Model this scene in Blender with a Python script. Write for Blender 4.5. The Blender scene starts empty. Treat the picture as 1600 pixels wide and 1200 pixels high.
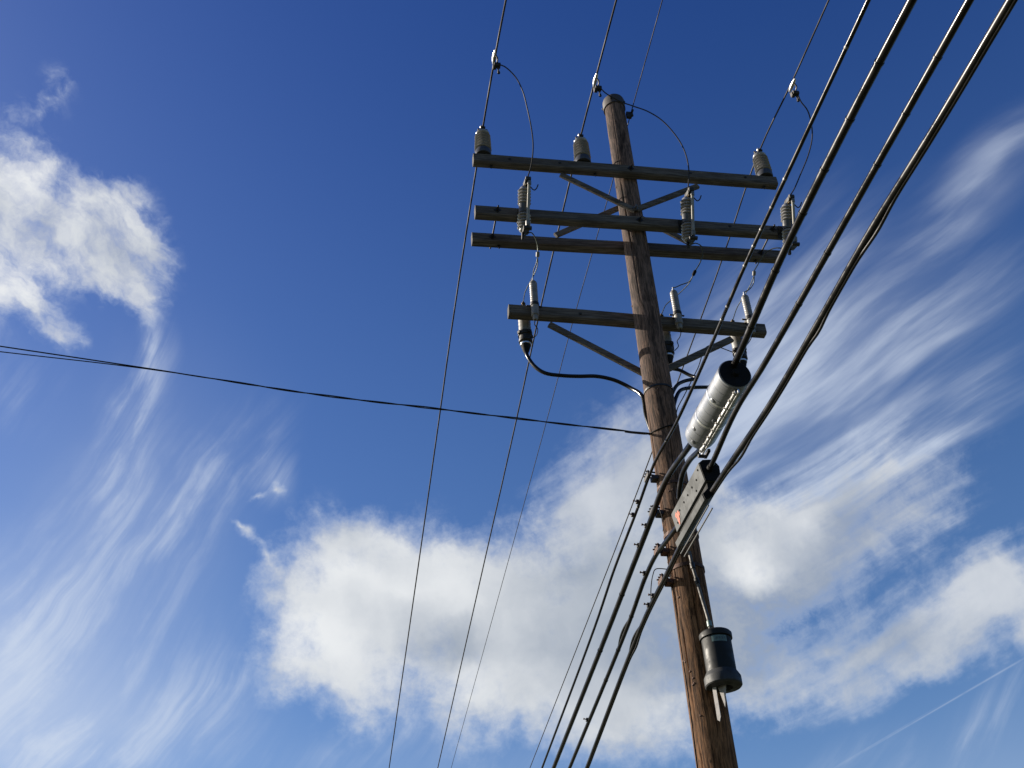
import bpy, bmesh, math, random
from mathutils import Vector, Matrix, noise as mnoise
random.seed(7)
SC = bpy.context.scene
COL = SC.collection

# ------------------------------------------------------------------ camera
FOC = 1650.0                                   # focal length in pixels of the 1600 px wide photograph
EYE = Vector((0.0, 0.0, 1.6))
TH, RO = math.radians(38.0), math.radians(2.78)
FWD = Vector((0, math.cos(TH), math.sin(TH)))
_u = Vector((0, -math.sin(TH), math.cos(TH)))
_r = Vector((1, 0, 0))
RGT = _r * math.cos(RO) - _u * math.sin(RO)
UPV = _u * math.cos(RO) + _r * math.sin(RO)
cd = bpy.data.cameras.new('camera')
cam = bpy.data.objects.new('camera', cd)
COL.objects.link(cam)
cd.sensor_width = 36.0
cd.lens = 36.0 * FOC / 1600.0
cd.clip_start = 0.05
cd.clip_end = 20000.0
cam.matrix_world = Matrix(((RGT.x, UPV.x, -FWD.x, EYE.x), (RGT.y, UPV.y, -FWD.y, EYE.y), (RGT.z, UPV.z, -FWD.z, EYE.z), (0, 0, 0, 1)))
SC.camera = cam

# ------------------------------------------------------------------ view, sun
SC.view_settings.view_transform = 'Standard'
SC.view_settings.look = 'None'
SC.view_settings.gamma = 1.0
SC.view_settings.use_curve_mapping = False
SC.view_settings.exposure = 1.36
SUN_EL = math.radians(24.0)
SUN_H = Vector((-0.955, 0.296, 0)).normalized()          # to the left and a little beyond the pole
SUN_DIR = Vector((SUN_H.x * math.cos(SUN_EL), SUN_H.y * math.cos(SUN_EL), math.sin(SUN_EL)))
sd = bpy.data.lights.new('sun', 'SUN')
sd.energy = 5.0
sd.angle = math.radians(0.53)
sd.color = (1.0, 0.91, 0.78)
sun = bpy.data.objects.new('sun', sd)
COL.objects.link(sun)
sun.location = (-30, 10, 40)
sun.rotation_euler = (-SUN_DIR).to_track_quat('-Z', 'Y').to_euler()

# ------------------------------------------------------------------ sky and clouds (world shader, fixed directions in the sky)
world = bpy.data.worlds.new('World')
SC.world = world
world.use_nodes = True
NT = world.node_tree
NT.nodes.clear()


class G:
    """small helper to wire shader nodes"""
    def __init__(s, nt): s.nt = nt
    def node(s, t, **k):
        n = s.nt.nodes.new(t)
        for a, v in k.items(): setattr(n, a, v)
        return n
    def put(s, sock, v):
        if isinstance(v, bpy.types.NodeSocket): s.nt.links.new(v, sock)
        else: sock.default_value = v
    def m(s, op, a, b=None, c=None, clamp=False):
        n = s.node('ShaderNodeMath', operation=op, use_clamp=clamp)
        s.put(n.inputs[0], a)
        if b is not None: s.put(n.inputs[1], b)
        if c is not None: s.put(n.inputs[2], c)
        return n.outputs[0]
    def vm(s, op, a, b=None):
        n = s.node('ShaderNodeVectorMath', operation=op)
        s.put(n.inputs[0], a)
        if b is not None: s.put(n.inputs[1], b)
        return n.outputs['Value'] if op in ('DOT_PRODUCT', 'LENGTH') else n.outputs['Vector']
    def xyz(s, x, y, z=0.0):
        n = s.node('ShaderNodeCombineXYZ')
        s.put(n.inputs[0], x); s.put(n.inputs[1], y); s.put(n.inputs[2], z)
        return n.outputs[0]
    def noise(s, v, scale, detail=4, rough=0.55, dim='2D', out='Fac', lac=2.0, dist=0.0, typ='FBM'):
        n = s.node('ShaderNodeTexNoise', noise_dimensions=dim)
        n.noise_type = typ
        s.put(n.inputs['Vector'], v)
        n.inputs['Scale'].default_value = scale
        n.inputs['Detail'].default_value = detail
        n.inputs['Roughness'].default_value = rough
        n.inputs['Lacunarity'].default_value = lac
        n.inputs['Distortion'].default_value = dist
        return n.outputs[out]
    def mapping(s, v, loc=(0, 0, 0), rot=0.0, scale=(1, 1, 1), typ='TEXTURE'):
        n = s.node('ShaderNodeMapping', vector_type=typ)
        s.put(n.inputs['Vector'], v)
        n.inputs['Location'].default_value = loc
        n.inputs['Rotation'].default_value = (0, 0, rot)
        n.inputs['Scale'].default_value = scale
        return n.outputs[0]
    def smooth(s, v, lo, hi, tlo=0.0, thi=1.0):
        n = s.node('ShaderNodeMapRange', interpolation_type='SMOOTHSTEP')
        s.put(n.inputs['Value'], v)
        s.put(n.inputs['From Min'], lo); s.put(n.inputs['From Max'], hi)
        s.put(n.inputs['To Min'], tlo); s.put(n.inputs['To Max'], thi)
        return n.outputs['Result']
    def mix(s, f, a, b, mode='MIX'):
        n = s.node('ShaderNodeMix', data_type='RGBA', blend_type=mode)
        s.put(n.inputs[0], f); s.put(n.inputs[6], a); s.put(n.inputs[7], b)
        return n.outputs[2]
    def blobs(s, v, lst, grow=1.0):
        """sum of soft elliptical patches: (x, y, half-length, half-width, degrees, weight), in hundredths of the sky chart"""
        acc = None
        for x, y, a, b, deg, w in lst:
            q = s.mapping(v, (x / 100, y / 100, 0), math.radians(deg), (a * grow / 100, b * grow / 100, 1))
            gr = s.node('ShaderNodeTexGradient', gradient_type='QUADRATIC_SPHERE')
            s.put(gr.inputs[0], q)
            acc = s.m('MULTIPLY', gr.outputs['Fac'], w) if acc is None else s.m('MULTIPLY_ADD', gr.outputs['Fac'], w, acc)
        return acc


g = G(NT)
tc = g.node('ShaderNodeTexCoord')
dirv = tc.outputs['Generated']
# a flat chart of the sky round one fixed direction (tangent plane of the celestial dome)
dF = g.vm('DOT_PRODUCT', dirv, tuple(FWD))
dR = g.vm('DOT_PRODUCT', dirv, tuple(RGT))
dU = g.vm('DOT_PRODUCT', dirv, tuple(UPV))
dFs = g.m('MAXIMUM', dF, 0.12)
cx = g.m('MULTIPLY_ADD', g.m('DIVIDE', dR, dFs), FOC / 100, 8.0)
cy = g.m('MULTIPLY_ADD', g.m('DIVIDE', dU, dFs), -FOC / 100, 6.0)
P = g.xyz(cx, cy)

# warped charts
w1 = g.vm('SUBTRACT', g.noise(P, 0.55, 5, 0.62, out='Color'), (0.5, 0.5, 0.5))
wc = g.node('ShaderNodeVectorMath', operation='MULTIPLY_ADD')
g.put(wc.inputs[0], w1); wc.inputs[1].default_value = (0.9, 0.9, 0); g.put(wc.inputs[2], P)
PC = wc.outputs[0]                                        # strong, ragged
w2 = g.vm('SUBTRACT', g.noise(P, 0.22, 3, 0.5, out='Color'), (0.5, 0.5, 0.5))
wd = g.node('ShaderNodeVectorMath', operation='MULTIPLY_ADD')
g.put(wd.inputs[0], w2); wd.inputs[1].default_value = (1.1, 1.1, 0); g.put(wd.inputs[2], P)
PS = wd.outputs[0]                                        # gentle, for streaks

CUM = [  # main bank low in the middle
    (520, 960, 170, 190, 0, 1.15), (640, 930, 190, 160, 0, 1.1), (780, 980, 230, 180, 0, 1.2), (930, 960, 240, 220, 0, 1.1),
    (560, 1060, 160, 110, 20, .7), (760, 1080, 240, 110, 8, .7), (960, 1090, 220, 110, 0, .7), (1110, 1000, 220, 200, 0, .8),
    (1000, 850, 150, 110, -40, .6), (1120, 850, 190, 150, 0, .8), (1180, 900, 110, 110, 0, .6),
    (540, 850, 110, 75, 0, .65), (620, 850, 110, 55, 10, .5), (450, 930, 80, 100, 0, .55), (470, 1050, 110, 40, 20, .4), (440, 1080, 60, 40, 0, .35), (720, 880, 120, 60, 0, .45), (820, 880, 120, 70, 0, .5),
    (390, 825, 40, 14, 40, .8), (425, 870, 50, 14, 70, .55), (440, 766, 26, 13, 70, .75), (410, 772, 34, 9, 165, .5),
    (1000, 1140, 180, 80, 0, .5), (880, 1150, 260, 90, 0, .35), (700, 1130, 150, 60, 10, .25),
]
HEAP = [
    # heap at upper left
    (0, 300, 110, 150, -25, 1.2), (40, 270, 80, 62, 0, .8), (0, 440, 90, 120, 0, 1.0), (45, 480, 130, 42, 45, 1.0), (85, 525, 60, 30, 20, .5),
    (110, 340, 90, 85, 40, .8), (175, 330, 105, 66, 35, .95), (195, 300, 75, 45, 0, .6), (235, 385, 75, 60, 50, .85), (120, 400, 150, 45, 38, .7), (170, 450, 115, 60, 35, .75),
    (215, 470, 60, 45, 60, .6), (60, 165, 100, 60, -35, .75), (-130, 340, 150, 160, 0, 1.0), (-260, 420, 170, 130, 0, .9), (60, 350, 110, 110, 30, .6), (25, 410, 80, 90, 0, .6), (80, 430, 70, 60, 40, .35), (150, 390, 120, 90, 35, .8), (200, 350, 90, 70, 35, .5), (215, 430, 80, 50, 60, .5), (245, 400, 60, 40, 60, .5),
]
SOFT = [  # thinner banks: the tower in the middle and the ones at right
    (960, 790, 170, 150, -50, .85), (910, 780, 120, 100, -55, .5), (1010, 700, 170, 110, -60, .65), (960, 640, 100, 70, -60, .35), (880, 850, 120, 80, -30, .45),
    (1080, 780, 180, 130, -30, .65), (1200, 860, 200, 150, -10, .7),
    (1290, 790, 180, 80, -30, .75), (1390, 740, 190, 90, -28, .7), (1370, 840, 170, 80, -25, .6), (1260, 900, 180, 110, 10, .65), (1440, 800, 110, 70, -30, .4),
    (1210, 1040, 230, 80, -12, .8), (1370, 1020, 230, 70, -22, .85), (1500, 950, 170, 110, -30, .95), (1550, 880, 130, 80, -20, .7), (1600, 960, 150, 100, 0, .8), (1740, 900, 170, 90, -25, .7), (1860, 820, 150, 70, -30, .5),
    (1440, 1050, 200, 50, -22, .65), (1180, 1110, 150, 70, -10, .55), (1330, 1080, 180, 50, -18, .4),
]
STL = [  # streaks at lower left
    (222, 530, 110, 24, 100, 1.5), (205, 600, 120, 50, 112, 1.2), (170, 680, 150, 50, 95, 1.2), (160, 640, 60, 40, 55, .5), (150, 800, 200, 110, 118, .6),
    (250, 830, 210, 120, 125, .5), (310, 760, 190, 80, 135, .5), (428, 765, 60, 42, 120, .8), (395, 720, 90, 60, 120, .4), (60, 900, 200, 60, 118, .6),
    (40, 1030, 240, 150, 112, .95), (0, 1130, 220, 180, 110, .9), (130, 1150, 220, 110, 130, .75), (250, 1110, 200, 90, 135, .8), (330, 1080, 130, 50, 140, .6),
    (60, 1190, 260, 60, 175, .7), (290, 1190, 170, 70, 160, .5), (540, 1160, 140, 45, 150, .5), (640, 1140, 130, 60, 150, .4), (770, 1160, 120, 60, 150, .4), (150, 950, 200, 140, 125, .5),
    (1310, 1190, 120, 40, 150, .3), (1420, 1180, 140, 40, 150, .5), (1540, 1130, 150, 50, 140, .6), (0, 600, 90, 90, 0, .4),
]
STR = [  # combed streaks at right
    (1560, 290, 190, 55, -45, .75), (1480, 350, 150, 50, -45, .45), (1560, 420, 130, 60, -40, .08),
    (1190, 480, 220, 110, -50, .9), (1280, 470, 230, 100, -40, .7), (1240, 600, 260, 130, -32, 1.0), (1400, 540, 240, 90, -28, .75), (1480, 500, 170, 80, -28, .5),
    (1350, 640, 250, 75, -28, .75), (1210, 690, 200, 85, -25, .7), (1540, 560, 110, 40, -45, .5), (1490, 650, 190, 36, -30, 1.5), (1360, 710, 230, 55, -28, 1.2),
    (1180, 760, 150, 110, -20, .6), (1100, 560, 150, 130, -60, .6), (1280, 760, 220, 90, -30, .5), 
]
VEIL = [(1240, 560, 330, 190, -40, .20), (1160, 640, 260, 200, -40, .28), (1540, 300, 170, 60, -45, .10), (-20, 1080, 300, 320, 20, .5), (180, 1120, 300, 160, 0, .25), (-50, 1150, 700, 420, -20, .45), (150, 800, 420, 300, -55, .22), (1500, 1250, 700, 240, -15, .25), (700, 1280, 700, 260, 0, .25)]
TRAIL = [(1455, 1113, 290, 2.6, -30.2, 1.0), (1560, 1052, 180, 3.2, -30.2, .8), (1370, 1160, 190, 2.0, -30.6, .6)]

w3 = g.vm('SUBTRACT', g.noise(P, 0.16, 1, 0.5, out='Color'), (0.5, 0.5, 0.5))
wr = g.node('ShaderNodeVectorMath', operation='MULTIPLY_ADD')
g.put(wr.inputs[0], w3); wr.inputs[1].default_value = (1.5, 1.5, 0); g.put(wr.inputs[2], P)
PR = wr.outputs[0]

# heaped cloud
Mc = g.blobs(PC, CUM, 1.25)
f1 = g.noise(PC, 1.0, 8, 0.62)
f2 = g.noise(P, 3.4, 6, 0.65)
dc = g.m('MULTIPLY_ADD', g.m('SUBTRACT', f1, 0.5), 1.2, Mc)
dc = g.m('MULTIPLY_ADD', g.m('SUBTRACT', f2, 0.5), 0.62, dc)
Dc = g.m('MULTIPLY', g.smooth(dc, 0.03, 1.25), g.smooth(Mc, 0.0, 0.2))
Mh = g.blobs(PC, HEAP, 1.25)
fh = g.noise(g.mapping(PC, (2, 4, 0), math.radians(42), (1.5, 0.55, 1)), 1.0, 7, 0.6)
dh = g.m('MULTIPLY_ADD', g.m('SUBTRACT', f1, 0.5), 1.5, g.m('MULTIPLY', g.m('MINIMUM', Mh, 1.25), 0.8))
dh = g.m('MULTIPLY_ADD', g.m('SUBTRACT', fh, 0.5), 1.9, dh)
dh = g.m('MULTIPLY_ADD', g.m('SUBTRACT', f2, 0.5), 0.5, dh)
Dh = g.m('MULTIPLY', g.smooth(dh, -0.1, 1.45), g.smooth(Mh, 0.0, 0.3))
Dc = g.m('MAXIMUM', Dc, Dh)
# streaked cloud, left and right
sl = g.noise(g.mapping(PS, (0, 0, 0), math.radians(122), (3.6, 0.33, 1)), 1.0, 5, 0.55)
sl2 = g.noise(g.mapping(PS, (3, 1, 0), math.radians(126), (4.6, 0.13, 1)), 1.0, 4, 0.55)
Ml = g.blobs(PS, STL, 1.3)
lump = g.smooth(g.noise(g.mapping(PS, (2, 3, 0), math.radians(122), (1.9, 0.75, 1)), 1.0, 5, 0.58), 0.34, 0.68, 0.22, 1.45)
Sl = g.m('MULTIPLY', g.m('MULTIPLY', Ml, lump), g.smooth(g.m('MULTIPLY_ADD', sl2, 0.55, sl), 0.5, 1.15, 0.16, 1.05))
sr = g.noise(g.mapping(PR, (7, 2, 0), math.radians(-31), (2.8, 0.40, 1)), 1.0, 8, 0.58)
sr2 = g.noise(g.mapping(PR, (1, 5, 0), math.radians(-36), (3.0, 0.15, 1)), 1.0, 4, 0.55)
Mr = g.blobs(PR, STR, 1.3)
lumpr = g.smooth(g.noise(g.mapping(PR, (4, 9, 0), math.radians(-30), (4.0, 0.9, 1)), 1.0, 3, 0.5), 0.34, 0.66, 0.25, 1.35)
Sr = g.m('MULTIPLY', g.m('MULTIPLY', Mr, lumpr), g.smooth(g.m('MULTIPLY_ADD', sr2, 0.45, sr), 0.45, 1.08, 0.22, 1.08))
Mf = g.blobs(PC, SOFT, 1.3)
df = g.m('MULTIPLY_ADD', g.m('SUBTRACT', f1, 0.5), 1.15, Mf)
df = g.m('MULTIPLY_ADD', g.m('SUBTRACT', sr, 0.5), 0.9, df)
df = g.m('MULTIPLY_ADD', g.m('SUBTRACT', f2, 0.5), 0.3, df)
Df = g.m('MULTIPLY', g.m('MULTIPLY', g.smooth(df, 0.05, 1.25), g.smooth(Mf, 0.0, 0.2)), 0.86)
Tr = g.blobs(P, TRAIL)
Tr = g.m('MULTIPLY', Tr, g.smooth(g.noise(P, 2.0, 3, 0.6), 0.2, 0.6, 0.35, 1.0))
Ds = g.m('ADD', g.m('ADD', g.m('MULTIPLY', Sl, 0.75), g.m('MULTIPLY', Sr, 0.85)), g.m('MULTIPLY', Tr, 0.28))
Ds = g.m('ADD', Ds, g.blobs(PS, VEIL))
Ds = g.m('SUBTRACT', 1.0, g.m('POWER', 2.718, g.m('MULTIPLY', Ds, -1.0)))
Dc = g.m('SUBTRACT', 1.0, g.m('MULTIPLY', g.m('SUBTRACT', 1.0, Dc), g.m('SUBTRACT', 1.0, Df)))
# the rest of the dome: broken cloud of the same sort
hz = g.node('ShaderNodeSeparateXYZ'); g.put(hz.inputs[0], dirv)
zz = g.m('MAXIMUM', hz.outputs['Z'], 0.06)
far = g.xyz(g.m('DIVIDE', hz.outputs['X'], zz), g.m('DIVIDE', hz.outputs['Y'], zz))
fo = g.noise(far, 0.9, 6, 0.6)
Do = g.m('MULTIPLY', g.m('MULTIPLY', g.smooth(fo, 0.56, 0.85), 0.5), g.smooth(hz.outputs['Z'], 0.05, 0.22))
# edge of the charted part: ellipse a little beyond what is seen
er = g.vm('LENGTH', g.mapping(P, (8, 6, 0), 0, (11.5, 9.0, 1)))
edge = g.m('MULTIPLY', g.smooth(er, 0.98, 1.3, 1.0, 0.0), g.smooth(dF, 0.15, 0.3))
Dcloud = g.m('SUBTRACT', 1.0, g.m('MULTIPLY', g.m('SUBTRACT', 1.0, g.m('MULTIPLY', Dc, 0.97)), g.m('SUBTRACT', 1.0, Ds)))
Dall = g.m('ADD', g.m('MULTIPLY', Dcloud, edge), g.m('MULTIPLY', Do, g.m('SUBTRACT', 1.0, edge)), clamp=True)

# thickness of the heaps sets how grey their undersides are
GREY = [(1000, 1000, 330, 190, 0, 1.0), (1180, 980, 240, 170, 0, .8), (700, 1010, 170, 90, 0, .55), (1290, 900, 200, 150, 0, .5), (1400, 1010, 260, 120, -20, .45), (900, 900, 200, 80, -20, .5), (60, 360, 55, 100, 20, .35), (1350, 800, 260, 120, -25, .35), (190, 400, 130, 70, 30, .3), (1050, 800, 160, 200, -40, .5)]
BRT = [(490, 1000, 130, 90, 0, .6), (640, 930, 160, 60, 0, .35), (1180, 880, 90, 70, 0, .75), (30, 270, 70, 60, 0, .6), (20, 440, 90, 100, 40, .6), (720, 1050, 120, 60, 0, .35), (1270, 810, 80, 60, 0, .3), (540, 900, 120, 70, 0, .3)]
gm = g.m('SUBTRACT', g.blobs(PC, GREY), g.blobs(PC, BRT))
gn = g.m('MULTIPLY_ADD', g.m('SUBTRACT', g.noise(PC, 0.8, 5, 0.5), 0.5), 0.7, gm)
gf = g.smooth(gn, -0.42, 0.66)
ccol = g.mix(gf, (6.6, 6.75, 6.85, 1), (3.0, 3.4, 4.0, 1))
ccol = g.mix(g.smooth(Dc, 0.1, 0.75, 0.0, 1.0), (5.0, 5.6, 6.6, 1), ccol)

sky = g.node('ShaderNodeTexSky', sky_type='NISHITA')
sky.sun_disc = False
sky.sun_elevation = SUN_EL
sky.sun_rotation = math.atan2(SUN_H.x, SUN_H.y)
sky.altitude = 300.0
sky.air_density = 1.0
sky.dust_density = 0.95
sky.ozone_density = 2.0
hs = g.node('ShaderNodeHueSaturation')
hs.inputs['Hue'].default_value = 0.5195
hs.inputs['Saturation'].default_value = 1.34
hs.inputs['Value'].default_value = 0.88
g.put(hs.inputs['Color'], sky.outputs['Color'])
gam = g.node('ShaderNodeGamma')
g.put(gam.inputs['Color'], hs.outputs['Color'])
gam.inputs['Gamma'].default_value = 1.1
# paler, greener air towards the horizon, the same all round
hazef = g.smooth(hz.outputs['Z'], 0.92, 0.12, 0.0, 0.34)
air = g.mix(hazef, gam.outputs['Color'], (1.75, 3.35, 4.75, 1))
full = g.mix(Dall, air, ccol)
bg = g.node('ShaderNodeBackground')
g.put(bg.inputs['Color'], full)
bg.inputs['Strength'].default_value = 0.05
wo = g.node('ShaderNodeOutputWorld')
g.put(wo.inputs['Surface'], bg.outputs[0])
world.cycles.sampling_method = 'MANUAL'
world.cycles.sample_map_resolution = 512

# ------------------------------------------------------------------ where things stand: the pole and the street line
D0 = FWD + RGT * ((1027 - 800) / FOC)                    # bearing of the pole
_h = Vector((D0.x, D0.y, 0)).normalized()
BASE = Vector((1.248, 7.193, 0.0))
AZ = math.radians(10.5)
AX = Vector((math.cos(AZ), math.sin(AZ), 0))             # along the crossarms
WX = Vector((-math.sin(AZ), math.cos(AZ), 0))            # along the line of wires
ZX = Vector((0, 0, 1))


def ray(px, py):
    return FWD + RGT * ((px - 800) / FOC) - UPV * ((py - 600) / FOC)


def _tsz(p):
    q = p - BASE
    return Vector((q.dot(AX), q.dot(WX), q.z))


def U(px, py, s):
    """sight line met with the upright plane of the crossarms, s metres down the line from the pole -> (t, s, z)"""
    r = ray(px, py)
    return _tsz(EYE + r * ((BASE + WX * s - EYE).dot(WX) / r.dot(WX)))


def V(px, py, t):
    """sight line met with the upright plane of one wire, t metres along the crossarm from the pole -> (t, s, z)"""
    r = ray(px, py)
    return _tsz(EYE + r * ((BASE + AX * t - EYE).dot(AX) / r.dot(AX)))


def Wd(p):
    """(t, s, z) -> world"""
    return BASE + AX * p[0] + WX * p[1] + ZX * p[2]


# ------------------------------------------------------------------ materials
ALB = 0.72                                              # all solid colours are kept a little low: the picture is exposed for the sky


def mat(name, col, rough=0.6, metal=0.0, spec=0.5, col2=None, nscale=20.0, bump=0.0, stretch=None, coat=0.0, detail=5, contrast=(0.35, 0.65), bscale=None):
    col = tuple(v * ALB for v in col)
    if col2: col2 = tuple(v * ALB for v in col2)
    m = bpy.data.materials.new(name)
    m.use_nodes = True
    q = G(m.node_tree)
    b = m.node_tree.nodes['Principled BSDF']
    b.inputs['Roughness'].default_value = rough
    b.inputs['Metallic'].default_value = metal
    b.inputs['Specular IOR Level'].default_value = spec
    b.inputs['Coat Weight'].default_value = coat
    b.inputs['Base Color'].default_value = (*col, 1)
    t = q.node('ShaderNodeTexCoord')
    v = t.outputs['Object']
    if stretch: v = q.mapping(v, scale=stretch, typ='POINT')
    if col2:
        f = q.smooth(q.noise(v, nscale, detail, 0.6, '3D'), contrast[0], contrast[1])
        q.put(b.inputs['Base Color'], q.mix(f, (*col, 1), (*col2, 1)))
        q.put(b.inputs['Roughness'], q.smooth(f, 0, 1, max(0.05, rough - 0.08), min(1, rough + 0.1)))
    if bump:
        bn = q.node('ShaderNodeBump')
        bn.inputs['Strength'].default_value = bump
        bn.inputs['Distance'].default_value = 0.004
        q.put(bn.inputs['Height'], q.noise(v, bscale or nscale * 2, 4, 0.6, '3D'))
        q.put(b.inputs['Normal'], bn.outputs[0])
    return m


def pole_wood():
    m = bpy.data.materials.new('pole_wood')
    m.use_nodes = True
    q = G(m.node_tree)
    b = m.node_tree.nodes['Principled BSDF']
    b.inputs['Roughness'].default_value = 0.82
    b.inputs['Diffuse Roughness'].default_value = 1.0
    b.inputs['Specular IOR Level'].default_value = 0.1
    t = q.node('ShaderNodeTexCoord').outputs['Object']
    sx = q.node('ShaderNodeSeparateXYZ'); q.put(sx.inputs[0], t)
    z = sx.outputs['Z']
    warp = q.noise(t, 2.2, 3, 0.5, '3D', out='Color')
    tw = q.vm('ADD', t, q.vm('MULTIPLY', q.vm('SUBTRACT', warp, (0.5, 0.5, 0.5)), (0.09, 0.09, 0.35)))
    grain = q.noise(q.mapping(tw, scale=(1, 1, 0.06), typ='POINT'), 75, 5, 0.65, '3D')
    fine = q.noise(q.mapping(tw, scale=(1, 1, 0.035), typ='POINT'), 190, 4, 0.6, '3D')
    patch = q.noise(q.mapping(tw, scale=(1, 1, 0.33), typ='POINT'), 9.0, 4, 0.6, '3D')
    # weathered grey at the top, orange brown bare wood lower down
    warm = q.smooth(q.m('MULTIPLY_ADD', q.m('SUBTRACT', patch, 0.5), 3.0, z), 4.2, 8.4, 1.0, 0.0)
    c1 = q.mix(warm, (0.232, 0.158, 0.130, 1), (0.295, 0.150, 0.070, 1))
    c2 = q.mix(warm, (0.0576, 0.0446, 0.0389, 1), (0.0540, 0.0245, 0.0108, 1))
    col = q.mix(q.smooth(grain, 0.36, 0.62), c2, c1)
    col = q.mix(q.smooth(fine, 0.5, 0.66, 0, 0.55), col, c2)
    stain = q.smooth(q.noise(q.mapping(tw, (0, 0, 1.7), scale=(1, 1, 0.22), typ='POINT'), 11.0, 5, 0.62, '3D'), 0.52, 0.66, 0.0, 0.72)
    stain = q.m('MULTIPLY', stain, q.smooth(z, 5.5, 9.5, 0.35, 1.0))
    col = q.mix(stain, col, (0.0216, 0.0158, 0.0137, 1))
    vo = q.node('ShaderNodeTexVoronoi', voronoi_dimensions='3D')
    q.put(vo.inputs['Vector'], q.mapping(t, scale=(1, 1, 0.5), typ='POINT')); vo.inputs['Scale'].default_value = 11.0
    knot = q.smooth(vo.outputs['Distance'], 0.035, 0.10, 0.8, 0.0)
    streak = q.smooth(q.noise(q.mapping(tw, (5, 1, 2), scale=(1, 1, 0.11), typ='POINT'), 26.0, 4, 0.6, '3D'), 0.55, 0.68, 0.0, 0.45)
    col = q.mix(streak, col, (0.0216, 0.0137, 0.0086, 1))
    col = q.mix(knot, col, (0.0252, 0.0158, 0.0115, 1))
    q.put(b.inputs['Base Color'], col)
    bn = q.node('ShaderNodeBump'); bn.inputs['Strength'].default_value = 0.7; bn.inputs['Distance'].default_value = 0.006
    q.put(bn.inputs['Height'], q.m('MULTIPLY_ADD', fine, 0.5, grain))
    q.put(b.inputs['Normal'], bn.outputs[0])
    return m


def arm_wood():
    m = bpy.data.materials.new('arm_wood')
    m.use_nodes = True
    q = G(m.node_tree)
    b = m.node_tree.nodes['Principled BSDF']
    b.inputs['Roughness'].default_value = 0.85
    b.inputs['Diffuse Roughness'].default_value = 0.8
    b.inputs['Specular IOR Level'].default_value = 0.2
    t = q.node('ShaderNodeTexCoord').outputs['Object']
    oi = q.node('ShaderNodeObjectInfo')
    t = q.vm('ADD', t, q.xyz(q.m('MULTIPLY', oi.outputs['Random'], 9.0), 0.0, 0.0))
    grain = q.noise(q.mapping(t, scale=(0.05, 1, 1), typ='POINT'), 90, 5, 0.65, '3D')
    patch = q.noise(q.mapping(t, scale=(0.4, 1, 1), typ='POINT'), 7, 4, 0.6, '3D')
    col = q.mix(q.smooth(grain, 0.35, 0.65), (0.050, 0.046, 0.043, 1), (0.160, 0.146, 0.134, 1))
    col = q.mix(q.smooth(patch, 0.45, 0.7, 0, 0.6), col, (0.062, 0.053, 0.047, 1))
    q.put(b.inputs['Base Color'], col)
    bn = q.node('ShaderNodeBump'); bn.inputs['Strength'].default_value = 0.6; bn.inputs['Distance'].default_value = 0.004
    q.put(bn.inputs['Height'], grain)
    q.put(b.inputs['Normal'], bn.outputs[0])
    return m


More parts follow.
